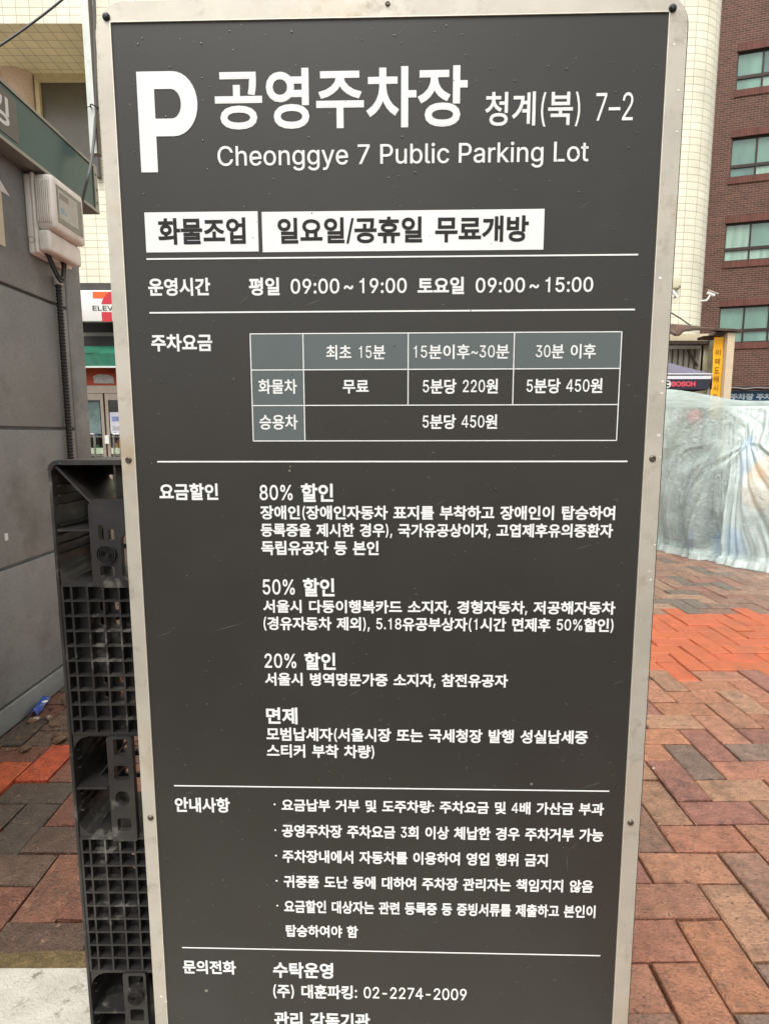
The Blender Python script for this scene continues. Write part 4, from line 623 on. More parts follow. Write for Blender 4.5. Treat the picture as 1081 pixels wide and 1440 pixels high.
for (x, y, r_) in ((290, 1394, .0028), (408, 656, .0012), (407, 662, .0016), (747, 1103, .002)):
    u, v = sgn(x, y); b.raw([S(u + r_ * math.cos(a * .7), v + r_ * math.sin(a * .7), pz - .00015) for a in range(9)], [tuple(range(9))])
tag(b.build('dust', mat('pale_dust', lin(128, 124, 112), .8), pano), kind='stuff')
b = MB()
for i in range(150):
    u = random.uniform(-.37, .37); v = 1.70 - .55 * random.random() ** 1.3; r_ = random.uniform(.0006, .0014)
    b.lathe(S(u, v, PZ), -SN, [(r_, 0), (r_ * .8, r_ * .5), (r_ * .35, r_ * .7)], 8)
M_drop = mat('water_drop', (.03, .03, .03), .08, spec=.9)
tag(b.build('water_drop', M_drop, pano, smooth=True), kind='stuff')
# ---------------------------------------------------------------- grey booth on the left
BX = -1.48
M_gran = mat('speckled_panel', lin(134, 137, 134), .65, var=.10, vscale=5, bump=.12, bscale=260, spots=[(lin(104, 103, 98), 110, .54, .72), (lin(164, 162, 156), 100, .60, .76), (lin(94, 92, 86), 2.4, .50, .80), (lin(160, 158, 150), 6, .62, .80)])
M_teal = mat('teal_fascia', lin(8, 72, 68), .28, var=.08, vscale=3, bump=.05, bscale=40, spots=[(lin(90, 140, 128), 130, .70, .76), (lin(26, 70, 62), 60, .62, .72)])
M_trim = mat('grey_trim', lin(150, 146, 138), .35, .6, var=.06)
booth = thing('booth', (BX - .9, 1.8, 0), 'grey speckled stone booth with a teal roof fascia, left of the parking board', 'booth')
bo = MB(); z0s = (.097, .633, 1.178, 1.734, 2.30)
bo.box((BX - 1.9, .5, .005), (BX - .02, 2.96, 2.40))
for za, zb in zip(z0s[:-1], z0s[1:]): bo.box((BX - .04, .5, za + .007), (BX, 2.838, zb - .007), .003)
bo.box((BX - .04, .48, .0), (BX + .004, 2.842, z0s[0] - .004), .003)
bo.box((BX - .2, 2.846, .0), (BX + .001, 2.985, 2.30), .008)
bo.build('wall', M_gran, booth, smooth=True)
FX = -1.40
fa = MB(); fa.box((FX - .07, .40, 2.238), (FX, 3.015, 2.43)); fao = fa.build('fascia', M_teal, booth)
b = MB(); b.box((FX - .075, .40, 2.224), (FX + .006, 3.05, 2.2375)); b.box((FX - .075, .40, 2.4305), (FX + .005, 3.05, 2.442)); b.box((FX - .07, 3.016, 2.238), (FX + .005, 3.05, 2.43)); b.build('trim', M_trim, fao)
for z in (2.27, 2.33, 2.40):
    b = MB(); b.lathe((FX + .005, 3.034, z), (1, 0, 0), [(.005, 0), (.0045, .002), (.002, .003)], 10); b.build('rivet', M_screw, fao, smooth=True)
st = MB(); plate(st, rrect(1.7, 2.256, 2.418, 2.412, .012, 3), [], .002, (FX + .0012, 0, 0), (0, 1, 0), (0, 0, 1)); sto = st.build('name_sticker', mat('grey_sticker', lin(92, 86, 80), .35, var=.08), fao)
b = MB(); letter(b, '주차장', 1.75, 2.10, 2.285, 2.39, (FX + .003, 0, 0), (0, 1, 0), (0, 0, 1), 0, off=.03); b.build('lettering', M_ink, sto)
b = MB(); letter(b, '파킹', 2.14, 2.366, 2.285, 2.39, (FX + .003, 0, 0), (0, 1, 0), (0, 0, 1), 0, off=.03); b.build('lettering', M_ink, sto)
b = MB(); b.box((BX - 2.0, .38, 2.40), (FX - .09, 3.0, 2.436)); b.box((BX - 1.9, .40, 2.30), (FX - .08, 2.99, 2.40)); b.build('roof', mat('roof_grey', lin(70, 68, 66), .7), booth)
# marks on its wall
def wallpt(x, y, o=.002): q = atX(x, y, BX + o); return (BX + o, q.y, q.z)
b = MB(); b.raw([wallpt(-9, 250), wallpt(0, 252), wallpt(15, 277), wallpt(-8, 262)], [(0, 1, 2, 3)]); b.raw([wallpt(-60, 300), wallpt(-8, 256), wallpt(-8, 264), wallpt(-60, 312)], [(0, 1, 2, 3)]); b.build('arrow_mark', M_ink, booth)
b = MB(); y1 = wallpt(4, 300)[1]; b.box((BX + .0005, y1 - .25, wallpt(3, 345)[2]), (BX + .004, y1, wallpt(3, 268)[2])); b.build('notice', mat('notice_cream', lin(206, 198, 172), .6, var=.05), booth)
b = MB(); q = wallpt(9.5, 755); b.box((BX + .0005, q[1] - .009, q[2] - .014), (BX + .003, q[1] + .009, q[2] + .014)); b.build('tag', M_ink, booth)

# electricity meter
M_beige = mat('beige_plastic', lin(236, 230, 220), .42, var=.07, vscale=9, bump=.03, bscale=90, spots=[(lin(168, 152, 134), 4, .55, .85), (lin(226, 220, 210), 140, .70, .76)])
mt = thing('electric_meter', (BX + .06, 2.68, 1.9), 'beige electricity meter with a glass front, screwed to the grey booth wall', 'meter')
y0, y1_, zt, zb = 2.56, 2.83, 2.220, 1.90
b = MB(); b.box((BX, y0 + .004, zb), (BX + .030, y1_ - .004, zt - .004), .010); b.build('back_plate', M_beige, mt, smooth=True)
b = MB(); b.box((BX + .0305, y0, zb + .004), (BX + .044, y1_, zt), .006); b.build('rim', M_beige, mt, smooth=True)
b = MB(); b.box((BX + .044, y0 + .006, zb + .10), (BX + .118, y1_ - .006, zt - .004), .016); co = b.build('cover', M_beige, mt, smooth=True)
b = MB()
for i in range(7): b.box((BX + .054 + i * .0082, y0 - .001, zb + .125), (BX + .0582 + i * .0082, y0 + .008, zt - .03))
b.build('ribs', M_beige, co)
b = MB(); b.box((BX + .044, y0 + .006, zb + .012), (BX + .094, y1_ - .006, zb + .098), .012); b.build('terminal_cover', M_beige, mt, smooth=True)
b = MB(); b.box((BX + .117, y0 + .035, zb + .135), (BX + .1195, y1_ - .03, zt - .035)); gp = b.build('window', mat('meter_glass', lin(108, 104, 94), .12, var=.2, vscale=30, spec=.8), co)
b = MB(); b.box((BX + .1197, y0 + .045, zb + .155), (BX + .1205, y1_ - .07, zt - .05)); lb = b.build('dial_card', mat('dial_card', lin(190, 188, 178), .5, var=.15, vscale=60), gp)
b = MB(); b.box((BX + .1206, y0 + .055, zt - .085), (BX + .1212, y0 + .125, zt - .062)); b.build('display', mat('meter_display', lin(128, 124, 114), .3), lb)
b = MB(); b.lathe((BX + .1206, y0 + .07, zb + .19), (1, 0, 0), [(.014, 0), (.013, .0006)], 10); b.lathe((BX + .1206, y0 + .10, zb + .185), (1, 0, 0), [(.008, 0), (.0075, .0006)], 10); b.build('blue_mark', mat('blue_mark', lin(136, 176, 190), .5, var=.2, vscale=90), lb)
b = MB()
for i in range(13):
    a = 2 * math.pi * i / 12; 
b.tube([(BX + .022, y0 + .002, zb + .05 + .014 * math.sin(2 * math.pi * i / 16)) if False else (BX + .018 + .012 * math.cos(2 * math.pi * i / 16), y0 + .0028, zb + .055 + .012 * math.sin(2 * math.pi * i / 16)) for i in range(17)], .0007, 5); b.build('knockout_ring', M_screw, mt)
M_blk = mat('black_cable', lin(34, 32, 31), .5)
lp = MB()
for (ya, yb, dz, r_) in ((2.63, 2.74, .085, .007), (2.61, 2.76, .10, .006)):
    lp.tube([(BX + .05 + .015 * math.sin(i / 12 * math.pi), ya + (yb - ya) * i / 12, zb + .016 - dz * math.sin(math.pi * i / 12)) for i in range(13)], r_, 8)
tag(lp.build('meter_cable', M_blk, smooth=True), 'black looped cable hanging under the beige electricity meter', 'cable')
# corrugated conduit
cy_, cx_ = 2.745, BX + .020
cdt = thing('conduit', (cx_, cy_, 0), 'black corrugated conduit running down the grey booth wall below the meter', 'conduit')
b = MB(); pts = []; rr = []; z = 1.83; i = 0
while z > .02: pts.append((cx_, cy_, z)); rr.append(.0145 if i % 4 in (1, 2) else .0118); z -= .0036; i += 1
b.tube(pts, rr, 10); b.build('tube', mat('conduit_black', lin(30, 29, 29), .38), cdt, smooth=True)
b = MB(); b.lathe((cx_, cy_, 1.818), (0, 0, 1), [(.0175, 0), (.0175, .035), (.014, .037)], 14); b.build('collar', mat('white_tape', lin(206, 204, 200), .5), cdt, smooth=True)
# post behind the booth, its cable, overhead wire
pole = thing('steel_post', (-1.49, 2.93, 2.44), 'slim galvanised steel post standing on the end of the booth roof', 'post')
b = MB(); q0 = atY(126, 60, 2.93); b.box((q0.x - .018, 2.91, 2.443), (q0.x + .014, 2.95, 4.2)); b.build('upright', mat('galv_post', lin(186, 188, 180), .45, .5, var=.08, vscale=20), pole)
b = MB(); b.box((q0.x + .0145, 2.914, 2.443), (q0.x + .018, 2.946, 4.2)); b.build('edge_strip', M_screw, pole)
cb = MB(); cpts = [atY(132.5, -120, 2.92), atY(133, 0, 2.92), atY(134.5, 90, 2.92), atY(135, 150, 2.92), atY(133, 190, 2.90), atY(129, 225, 2.86), atY(124, 250, 2.82), atY(117.5, 277, 2.85), atY(115, 292, 2.87)]
fine = []
for i in range(len(cpts) - 1):
    p0, p1, p2, p3 = cpts[max(i - 1, 0)], cpts[i], cpts[i + 1], cpts[min(i + 2, len(cpts) - 1)]
    for k_ in range(6):
        t = k_ / 6; fine.append(.5 * ((2 * p1) + (p2 - p0) * t + (2 * p0 - 5 * p1 + 4 * p2 - p3) * t * t + (3 * p1 - p0 - 3 * p2 + p3) * t ** 3))
fine.append(cpts[-1])
cbo = thing('power_cable', fine[0], 'grey cable tied to the steel post and drooping to the meter', 'cable')
cb.tube(fine, .0065, 8); cb.build('cable', mat('grey_cable', lin(92, 92, 92), .5), cbo, smooth=True)
b = MB(); q = atY(134.5, 151, 2.91)
b.tube([(q.x + .016 * math.cos(a * .5236) - .004, q.y + .02 * math.sin(a * .5236), q.z + .004 * math.sin(a)) for a in range(13)], .003, 6); b.tube([(q.x - .015, q.y - .01, q.z), (q.x - .045, q.y - .02, q.z - .012), (q.x - .05, q.y - .02, q.z + .004)], .002, 5); b.build('tie', M_blk, cbo)
b = MB(); a_, c_ = atY(-60, 102, 6.0), atY(140, -45, 6.6); b.tube([a_.lerp(c_, i / 14) + Vector((0, 0, -.05 * math.sin(math.pi * i / 14))) for i in range(15)], .011, 6)
tag(b.build('overhead_wire', M_blk, smooth=True), 'thin black overhead wire crossing the cream tiled building', 'wire')
# blue wrapper on the ground
b = MB(); vs = []; fs = []
wa, wb = ground(44, 1012), ground(63, 986)
for i in range(7):
    for j in range(4):
        p = wa.lerp(wb, i / 6) + Vector((-.012 + .03 * j / 3, .006 * j, .008 + .014 * noise.noise(Vector((i * .9, j * .8, 2))) + .018 * (j in (1, 2)))); vs.append(p)
for i in range(6):
    for j in range(3): fs.append((i * 4 + j, i * 4 + j + 4, i * 4 + j + 5, i * 4 + j + 1))
b.raw(vs, fs); wr = b.build('wrapper', mat('blue_film', lin(30, 66, 150), .25, var=.15, vscale=40))
tag(wr, 'crumpled blue plastic wrapper on the paving against the booth', 'wrapper')
b = MB(); q = wa.lerp(wb, .55) + Vector((.03, 0, .034)); b.lathe(q, (0, 0, 1), [(.012, 0), (.012, .001)], 12); b.build('label', M_ink, wr)

# ---------------------------------------------------------------- black plastic pallet stood on its end
M_pal = mat('black_plastic', lin(38, 36, 35), .38, var=.3, vscale=12, bump=.05, bscale=70, rvar=.1, spots=[(lin(120, 116, 108), 18, .58, .78), (lin(72, 68, 62), 6, .54, .8), (lin(128, 124, 116), 60, .68, .78)])
PY = .965; PD = .145
def pz_(y): return atY(130, y, PY).z
def pu(x, y): return atY(x, y, PY).x
pal = thing('plastic_pallet', (-.3, PY + .06, .01), 'black plastic pallet standing on end behind the parking board, its grid side showing', 'pallet')
PX0 = pu(70, 700); PX1 = PX0 + .945; ZT = pz_(647); ZB = .012
XE = PX0 + .42                                    # how far the modelled cell work reaches behind the board
zG = [(pz_(1032), pz_(824)), (pz_(1366), pz_(1180))]    # grid blocks (bottom, top)
# side wall and end walls
sw = MB(); sw.box((PX0, PY, ZB), (PX0 + .006, PY + PD, ZT - .018), .002)
for (za, zb_) in ((zG[0][1] + .035, ZT - .04), (zG[1][1] + .03, zG[0][0] - .03), (ZB, zG[1][0] - .03)):
    z = za; i = 0
    while z < zb_:
        if i % 5: sw.box((PX0 + .0055, PY + .012, z), (PX0 + .012, PY + PD - .005, z + .0025))
        z += .0165; i += 1
sw.build('side_wall', M_pal, pal)
ew = MB(); ew.box((PX0 + .0178, PY, ZT - .008), (PX1, PY + PD, ZT))
cr_ = [(PX0 + .018 + .018 * math.cos(a), ZT - .018 + .018 * math.sin(a)) for a in [math.pi / 2 + math.pi / 2 * i / 6 for i in range(7)]]
ci_ = [(PX0 + .018 + .011 * math.cos(a), ZT - .018 + .011 * math.sin(a)) for a in [math.pi / 2 + math.pi / 2 * i / 6 for i in range(7)]]
plate(ew, cr_ + ci_[::-1], [], PD, (0, PY + PD / 2, 0), (1, 0, 0), (0, 0, 1)); ew.build('end_wall', M_pal, pal, smooth=True)
ew = MB(); ew.box((PX0 + .0065, PY + .001, ZB), (PX1, PY + PD - .008, ZB + .008)); ew.build('end_wall', M_pal, pal)
# deck at the back: slotted sheet
dk = MB(); hol = []
z = ZB + .04
while z < ZT - .06:
    x = PX0 + .030
    while x < PX0 + .90:
        hol.append([(p[0], p[1]) for p in rrect(x, z, x + .034, z + .038, .004, 2)]); x += .042
    z += .047
plate(dk, rrect(PX0 + .002, ZB, PX1, ZT - .002, .012, 4), hol, .006, (0, PY + PD - .004, 0), (1, 0, 0), (0, 0, 1)); dk.build('deck', M_pal, pal)
# grid blocks: shallow cells open to the front with slots in their floors
for gi, (za, zb_) in enumerate(zG):
    nb, cw, t_ = MB(), .0268, .0032
    nz = 10; ch = (zb_ - za) / nz; nx = 11; D_ = .017; hol = []
    for i in range(nx):
        for k_ in range(nz): x = PX0 + .024 + i * cw; z = za + k_ * ch; hol.append(rrect(x + t_ / 2, z + t_ / 2, x + cw - t_ / 2, z + ch - t_ / 2))
    for k_ in range(nz): z = za + k_ * ch; hol.append(rrect(PX0 + .0105, z + t_ / 2, PX0 + .024 - t_ / 2, z + ch - t_ / 2))
    plate(nb, rrect(PX0 + .0065, za - t_ / 2, PX0 + .024 + cw * nx + t_ / 2, zb_ + t_ / 2), hol, D_, (0, PY + .001 + D_ / 2, 0), (1, 0, 0), (0, 0, 1))
    gb = nb.build('grid_block', M_pal, pal)
    fl = MB(); hol = []
    for i in range(nx):
        for k_ in range(nz):
            if i in (1, 2, 5, 6, 9) and k_ % 5 in (2, 3) : x = PX0 + .024 + i * cw + .009; z = za + k_ * ch + .005; hol.append(rrect(x, z, x + .010, z + ch - .010, .004, 3))
    plate(fl, rrect(PX0 + .0065, za, PX0 + .024 + cw * nx, zb_), hol, .004, (0, PY + D_ + .0031, 0), (1, 0, 0), (0, 0, 1)); fl.build('cell_floor', M_pal, gb)
    for (zz, sg_) in ((zb_ + .006, 1), (za - .006, -1)):     # walls of the block with rounded corners against the side wall
        ed = MB(); o_ = []
        for i in range(7):
            a = math.pi / 2 * i / 6; o_.append((PX0 + .0065 + .030 * (1 - math.cos(a)), zz + sg_ * .030 * (1 - math.sin(a))))
        poly = [(PX0 + .0065, zz - sg_ * .0043), (PX0 + .0065, zz + sg_ * .030)] + o_[1:] + [(PX0 + .30, zz), (PX0 + .30, zz - sg_ * .0043)]
        if sg_ < 0: poly = poly[::-1]
        plate(ed, poly, [], PD - .016, (0, PY + .003 + (PD - .016) / 2, 0), (1, 0, 0), (0, 0, 1)); ed.build('block_wall', M_pal, gb)
# fork openings: slanting web, shelf, ribbed floor
def slab(mb, p0, p1, t, y0_, y1__):
    a, b_ = Vector((p0[0], 0, p0[1])), Vector((p1[0], 0, p1[1])); n_ = (b_ - a).normalized().cross(Vector((0, 1, 0))) * t / 2
    P = [a - n_, b_ - n_, b_ + n_, a + n_]
    mb.raw([(p.x, y0_, p.z) for p in P] + [(p.x, y1__, p.z) for p in P], [(0, 1, 2, 3), (7, 6, 5, 4), (0, 4, 5, 1), (1, 5, 6, 2), (2, 6, 7, 3), (3, 7, 4, 0)])
def web(f): q = MB(); f(q); q.build('web', M_pal, pal)
web(lambda q: slab(q, (PX0 + .012, ZT - .010), (pu(128, 706), pz_(708)), .004, PY + .003, PY + PD - .012))
zs = pz_(746); web(lambda q: q.box((PX0 + .0065, PY + .003, zs - .002), (pu(132, 746), PY + PD - .012, zs + .002)))
web(lambda q: slab(q, (PX0 + .008, pz_(1128)), (pu(176, 1052), pz_(1046)), .003, PY + .04, PY + PD - .012))
web(lambda q: q.box((PX0 + .0065, PY + .003, pz_(1110) - .002), (pu(150, 1110), PY + PD - .012, pz_(1110) + .002)))
web(lambda q: q.box((pu(162, 690) - .0015, PY + .003, pz_(703)), (pu(162, 690) + .0015, PY + PD - .012, ZT - .008)))
web(lambda q: q.box((PX0 + .0065, PY + .003, pz_(1426) - .002), (pu(176, 1426), PY + PD - .012, pz_(1426) + .002)))
# runners bridging the openings
def runner(x0, y0_, x1_, y1__, r, holes, ros):
    mb = MB(); X0_, X1_ = pu(x0, (y0_ + y1__) / 2), pu(x1_, (y0_ + y1__) / 2); Z1, Z0_ = pz_(y0_), pz_(y1__)
    hl = []
    for (a, b_, c, d_, rr_) in holes:
        hl.append(rrect(pu(a, b_), pz_(d_), pu(c, b_), pz_(b_), rr_, 4))
    plate(mb, rrect(X0_, Z0_, X1_, Z1, r, 6), hl, .012, (0, PY + .004, 0), (1, 0, 0), (0, 0, 1))
    o = mb.build('runner', M_pal, pal)
    for (x, y, rad) in ros:
        c = atY(x, y, PY - .002); q = MB(); prof = [(rad, .0), (rad, .003)]
        for i in range(4): f = 1 - i * .22; prof += [(rad * f * .97, .0055), (rad * f * .90, .0055), (rad * f * .88, .0005), (rad * f * .79, .0005)]
        q.lathe((c.x, c.y, c.z), (0, -1, 0), prof, 20); q.build('rosette', M_pal, o)
runner(128, 702, 212, 826, .014, [(139, 738, 146, 760, .003), (152, 744, 161, 760, .003), (142, 796, 162, 812, .004), (170, 752, 196, 816, .010)], [(151, 779, .0165)])
runner(155, 1036, 190, 1182, .004, [(160, 1039, 179, 1062, .003), (161, 1076, 181, 1096, .004), (163, 1112, 183, 1132, .011), (166, 1150, 185, 1168, .004)], [])
runner(176, 1368, 208, 1450, .004, [(181, 1371, 202, 1388, .003), (184, 1418, 203, 1434, .003)], [(192, 1401, .0155)])
# ---------------------------------------------------------------- market stall under a plastic sheet
def cr(p0, p1, p2, p3, t): return .5 * ((2 * p1) + (p2 - p0) * t + (2 * p0 - 5 * p1 + 4 * p2 - p3) * t * t + (3 * p1 - p0 - 3 * p2 + p3) * t ** 3)
# columns: base x, y; ridge x, y, z; roof x, y, z (each a vertical slice of the heap)
COLS = [((1.95, 7.6), (2.15, 7.5, 1.46), (2.75, 7.9, 1.70)), ((2.35, 6.75), (2.48, 6.75, 1.47), (3.0, 7.3, 1.68)), ((2.74, 5.90), (2.80, 6.0, 1.43), (3.25, 6.7, 1.62)),
        ((2.90, 5.44), (2.93, 5.50, 1.395), (3.45, 6.3, 1.53)), ((3.03, 5.20), (3.24, 5.48, 1.40), (3.75, 6.3, 1.48)), ((3.24, 4.86), (3.62, 5.32, 1.395), (4.1, 6.2, 1.47)),
        ((3.60, 4.62), (4.0, 5.15, 1.39), (4.5, 6.1, 1.47)), ((4.5, 4.45), (4.7, 5.0, 1.39), (4.95, 6.0, 1.47)), ((5.7, 4.5), (5.6, 4.8, 1.36), (5.6, 5.8, 1.45)), ((6.1, 5.6), (5.95, 5.6, 1.34), (5.8, 6.0, 1.42))]
NS, NT = 460, 190
T1 = Vector((2.96, 5.40, 1.395)); T2 = Vector((3.13, 5.25, 1.06))       # where the sheet is caught up
vs = []; fs = []
def colat(s):
    i = min(int(s), len(COLS) - 2); t = s - i; g_ = lambda k_: COLS[max(0, min(len(COLS) - 1, k_))]
    r_ = []
    for k_ in range(3):
        q = [Vector((*g_(i + d_)[k_], 0)[:3] if len(g_(i + d_)[k_]) == 2 else g_(i + d_)[k_]) for d_ in (-1, 0, 1, 2)]; r_.append(cr(*q, t))
    return r_
for a in range(NS + 1):
    s_ = (len(COLS) - 1) * a / NS; B0, R0, K0 = colat(s_); B1, R1, K1 = colat(min(s_ + .02, len(COLS) - 1)); dr = (B1 - B0)
    if dr.length < 1e-6: dr = B0 - colat(s_ - .02)[0]
    out = Vector((dr.y, -dr.x, 0)).normalized()
    if out.dot(Vector((-1, -.6, 0))) < 0 and s_ < 8: out = -out
    for b_ in range(NT + 1):
        t = b_ / NT * 3
        if t <= 1.7:                                    # the hanging side
            q = t / 1.7; belly = .17 * math.sin(math.pi * q) * (1 - q * .5)
            p = B0.lerp(R0, q) + out * belly; p.z = R0.z * (q ** .92)
            hang = 1 - q
            u_ = s_
            for sT, zT in ((4.2, 1.045), (3.0, 1.40)):      # the folds gather towards the tie points
                q_ = min(p.z / zT, 1); u_ += math.exp(-((s_ - sT) / 1.1) ** 2) * (s_ - sT) * (1 / (1 - .78 * q_) - 1) * (.9 if zT < 1.2 else .45)
            u_ += .25 * noise.noise(Vector((s_ * 1.5, q * 1.6, 4)))
            fold = noise.noise(Vector((s_ * 1.7, 0.9 * q, 1))) * .20 + (abs(noise.noise(Vector((u_ * 3.2, .35 * q, 5)))) - .25) * .20 + (abs(noise.noise(Vector((u_ * 8, .6 * q, 9)))) - .2) * .055
            p += out * fold * (hang ** .7) * min(1, q * 6 + .3)
        elif t <= 2.4:
            q = (t - 1.7) / .7; p = R0.lerp(K0, q); p.z += .05 * math.sin(math.pi * q) * noise.noise(Vector((s_ * 1.2, q * 2, 3))) - .03 * math.sin(math.pi * q)
        else:
            q = (t - 2.4) / .6; p = K0 + Vector((.5, .9, 0)) * q; p.z = K0.z * (1 - q) + .02
        for T, n_, am, rad in ((T1, 19, .022, .70), (T2, 23, .026, .55)):     # pleats fanning from the tie points
            d = p - T; r_ = d.length
            if r_ < rad * 1.6 and t < 2.4:
                u_ = d.dot(dr.normalized()); th = math.atan2(u_, d.z)
                fall = math.exp(-(r_ / rad) ** 2) * min(1, r_ / .10)
                p += out * am * 4.2 * fall * (abs(noise.noise(Vector((th * 2.4 + .35 * noise.noise(Vector((r_ * 5, 2, n_))), .5 * r_, n_)))) - .22) * (r_ / rad) ** .6 * (1 if d.z < 0 else .30)
                p -= out * .09 * math.exp(-(r_ / .09) ** 2) * (1 if n_ == 17 else -.6)
        w_ = noise.noise(Vector((s_ * 9, t * 5, 2))) * .008 + ((abs(noise.noise(Vector((s_ * 17, t * 13, 8)))) - .2) * .013 + (abs(noise.noise(Vector((s_ * 36, t * 26, 4)))) - .2) * .007) * max(0, min(1, .35 + 2.2 * noise.noise(Vector((s_ * 1.4, t * 2.2, 11)))))
        p += out * w_
        if t < .10:                                     # the foot lies out on the paving in soft rolls
            q = 1 - t / .10; p += out * (.10 + .05 * noise.noise(Vector((s_ * 5, 2, 2)))) * q; p.z = .004 + .05 * (1 - q) + .035 * math.sin(math.pi * q) * (1 + noise.noise(Vector((s_ * 8, 1, 6))))
        if p.z < .004: p.z = .004
        vs.append(p)
for a in range(NS):
    for b_ in range(NT):
        k_ = a * (NT + 1) + b_; fs.append((k_, k_ + NT + 1, k_ + NT + 2, k_ + 1))
M_sheet = bpy.data.materials.new('plastic_sheet'); M_sheet.use_nodes = True
n = M_sheet.node_tree; N = n.nodes; L = n.links; p = N['Principled BSDF']
p.inputs['Base Color'].default_value = (.64, .75, .71, 1); p.inputs['Roughness'].default_value = .17; p.inputs['Specular IOR Level'].default_value = .9
tc = N.new('ShaderNodeTexCoord')
vo = N.new('ShaderNodeTexVoronoi'); vo.feature = 'DISTANCE_TO_EDGE'; vo.inputs['Scale'].default_value = 19
nz_ = N.new('ShaderNodeTexNoise'); nz_.inputs['Scale'].default_value = 7; nz_.inputs['Detail'].default_value = 6; nz_.inputs['Distortion'].default_value = 1.2
mp = N.new('ShaderNodeMix'); mp.data_type = 'VECTOR'; mp.inputs[0].default_value = .25
L.new(tc.outputs['Object'], nz_.inputs['Vector']); L.new(tc.outputs['Object'], mp.inputs[4]); L.new(nz_.outputs['Color'], mp.inputs[5]); L.new(mp.outputs[1], vo.inputs['Vector'])
nb_ = N.new('ShaderNodeTexNoise'); nb_.inputs['Scale'].default_value = 16; nb_.inputs['Detail'].default_value = 5; nb_.inputs['Roughness'].default_value = .65; nb_.inputs['Distortion'].default_value = .8; L.new(tc.outputs['Object'], nb_.inputs['Vector'])
sb = N.new('ShaderNodeMath'); sb.operation = 'SUBTRACT'; L.new(nb_.outputs['Fac'], sb.inputs[0]); sb.inputs[1].default_value = .5
ab = N.new('ShaderNodeMath'); ab.operation = 'ABSOLUTE'; L.new(sb.outputs[0], ab.inputs[0])
ad = N.new('ShaderNodeMath'); ad.operation = 'MULTIPLY_ADD'; L.new(ab.outputs[0], ad.inputs[0]); ad.inputs[1].default_value = -2.5; L.new(vo.outputs['Distance'], ad.inputs[2])
bp = N.new('ShaderNodeBump'); bp.inputs['Strength'].default_value = 1; bp.inputs['Distance'].default_value = .035; L.new(ad.outputs[0], bp.inputs['Height']); nm = N.new('ShaderNodeTexNoise'); nm.inputs['Scale'].default_value = 2.2; nm.inputs['Detail'].default_value = 2; L.new(tc.outputs['Object'], nm.inputs['Vector']); mk = N.new('ShaderNodeMapRange'); mk.inputs[1].default_value = .40; mk.inputs[2].default_value = .60; mk.inputs[3].default_value = .16; mk.inputs[4].default_value = .9; L.new(nm.outputs['Fac'], mk.inputs[0]); L.new(mk.outputs[0], bp.inputs['Strength']); L.new(bp.outputs[0], p.inputs['Normal'])
tl = N.new('ShaderNodeBsdfTranslucent'); tl.inputs[0].default_value = (.80, .90, .86, 1); L.new(bp.outputs[0], tl.inputs['Normal'])
m1 = N.new('ShaderNodeMixShader'); m1.inputs[0].default_value = .22; L.new(p.outputs[0], m1.inputs[1]); L.new(tl.outputs[0], m1.inputs[2])
tr = N.new('ShaderNodeBsdfTransparent'); tr.inputs[0].default_value = (.93, .97, .95, 1); m2 = N.new('ShaderNodeMixShader')
n3 = N.new('ShaderNodeTexNoise'); n3.inputs['Scale'].default_value = 5; n3.inputs['Detail'].default_value = 6; L.new(tc.outputs['Object'], n3.inputs['Vector'])
mr = N.new('ShaderNodeMapRange'); mr.inputs[1].default_value = .3; mr.inputs[2].default_value = .7; mr.inputs[3].default_value = .22; mr.inputs[4].default_value = .48; L.new(n3.outputs['Fac'], mr.inputs[0]); L.new(mr.outputs[0], m2.inputs[0])
L.new(m1.outputs[0], m2.inputs[1]); L.new(tr.outputs[0], m2.inputs[2]); L.new(m2.outputs[0], N['Material Output'].inputs[0])
b = MB(); b.raw(vs, fs)
me_s = b.build('plastic_sheet', M_sheet, smooth=False); me_s.data.polygons.foreach_set('use_smooth', [True] * len(me_s.data.polygons))
tag(me_s, 'translucent milky plastic sheet draped and tied over a market stall', 'plastic sheet')
# goods and table below it
def lump(name, c, r_, m_, label, cat, sd_=1, flat=1):
    bm = bmesh.new(); bmesh.ops.create_icosphere(bm, subdivisions=4, radius=1)
    for v in bm.verts:
        q = v.co.normalized(); f = 1 + .22 * noise.noise(q * 1.6 + Vector((sd_, 0, 0))) + .08 * noise.noise(q * 5 + Vector((sd_, 3, 0)))
        v.co = Vector((q.x * r_[0] * f, q.y * r_[1] * f, q.z * r_[2] * f))
    k_ = MB(); k_.bm(bm, Matrix.Translation(c)); return tag(k_.build(name, m_, smooth=True), label, cat)
stl = thing('market_stall', (4.2, 5.9, 0), 'low market stall table hidden under the milky plastic sheet', 'stall')
b = MB(); b.box((3.35, 5.35, .70), (5.6, 6.6, .74)); b.build('table_top', mat('stall_board', lin(150, 140, 124), .7, var=.2), stl)
for x, y in ((3.4, 5.4), (5.55, 5.4), (3.4, 6.5), (5.55, 6.5)):
    b = MB(); b.box((x - .02, y - .02, 0), (x + .02, y + .02, .70)); b.build('leg', M_trim, stl)
for x, y, h_ in ((2.97, 5.53, 1.34), (5.5, 4.95, 1.30), (3.4, 6.55, 1.46)):
    b = MB(); b.tube([(x, y, 0), (x, y, h_)], .015, 8); b.build('post', M_trim, stl)
from mathutils.bvhtree import BVHTree
tree = BVHTree.FromPolygons([tuple(v) for v in vs], fs)
def gd(x, y, o):                                  # a point o metres inside the sheet behind a place on it
    d = ray(x, y).normalized(); h_ = tree.ray_cast(CAM, d)[0]
    if h_ is None: h_ = atY(x, y, 5.2)
    return h_ + Vector((.80, .60, 0)) * o
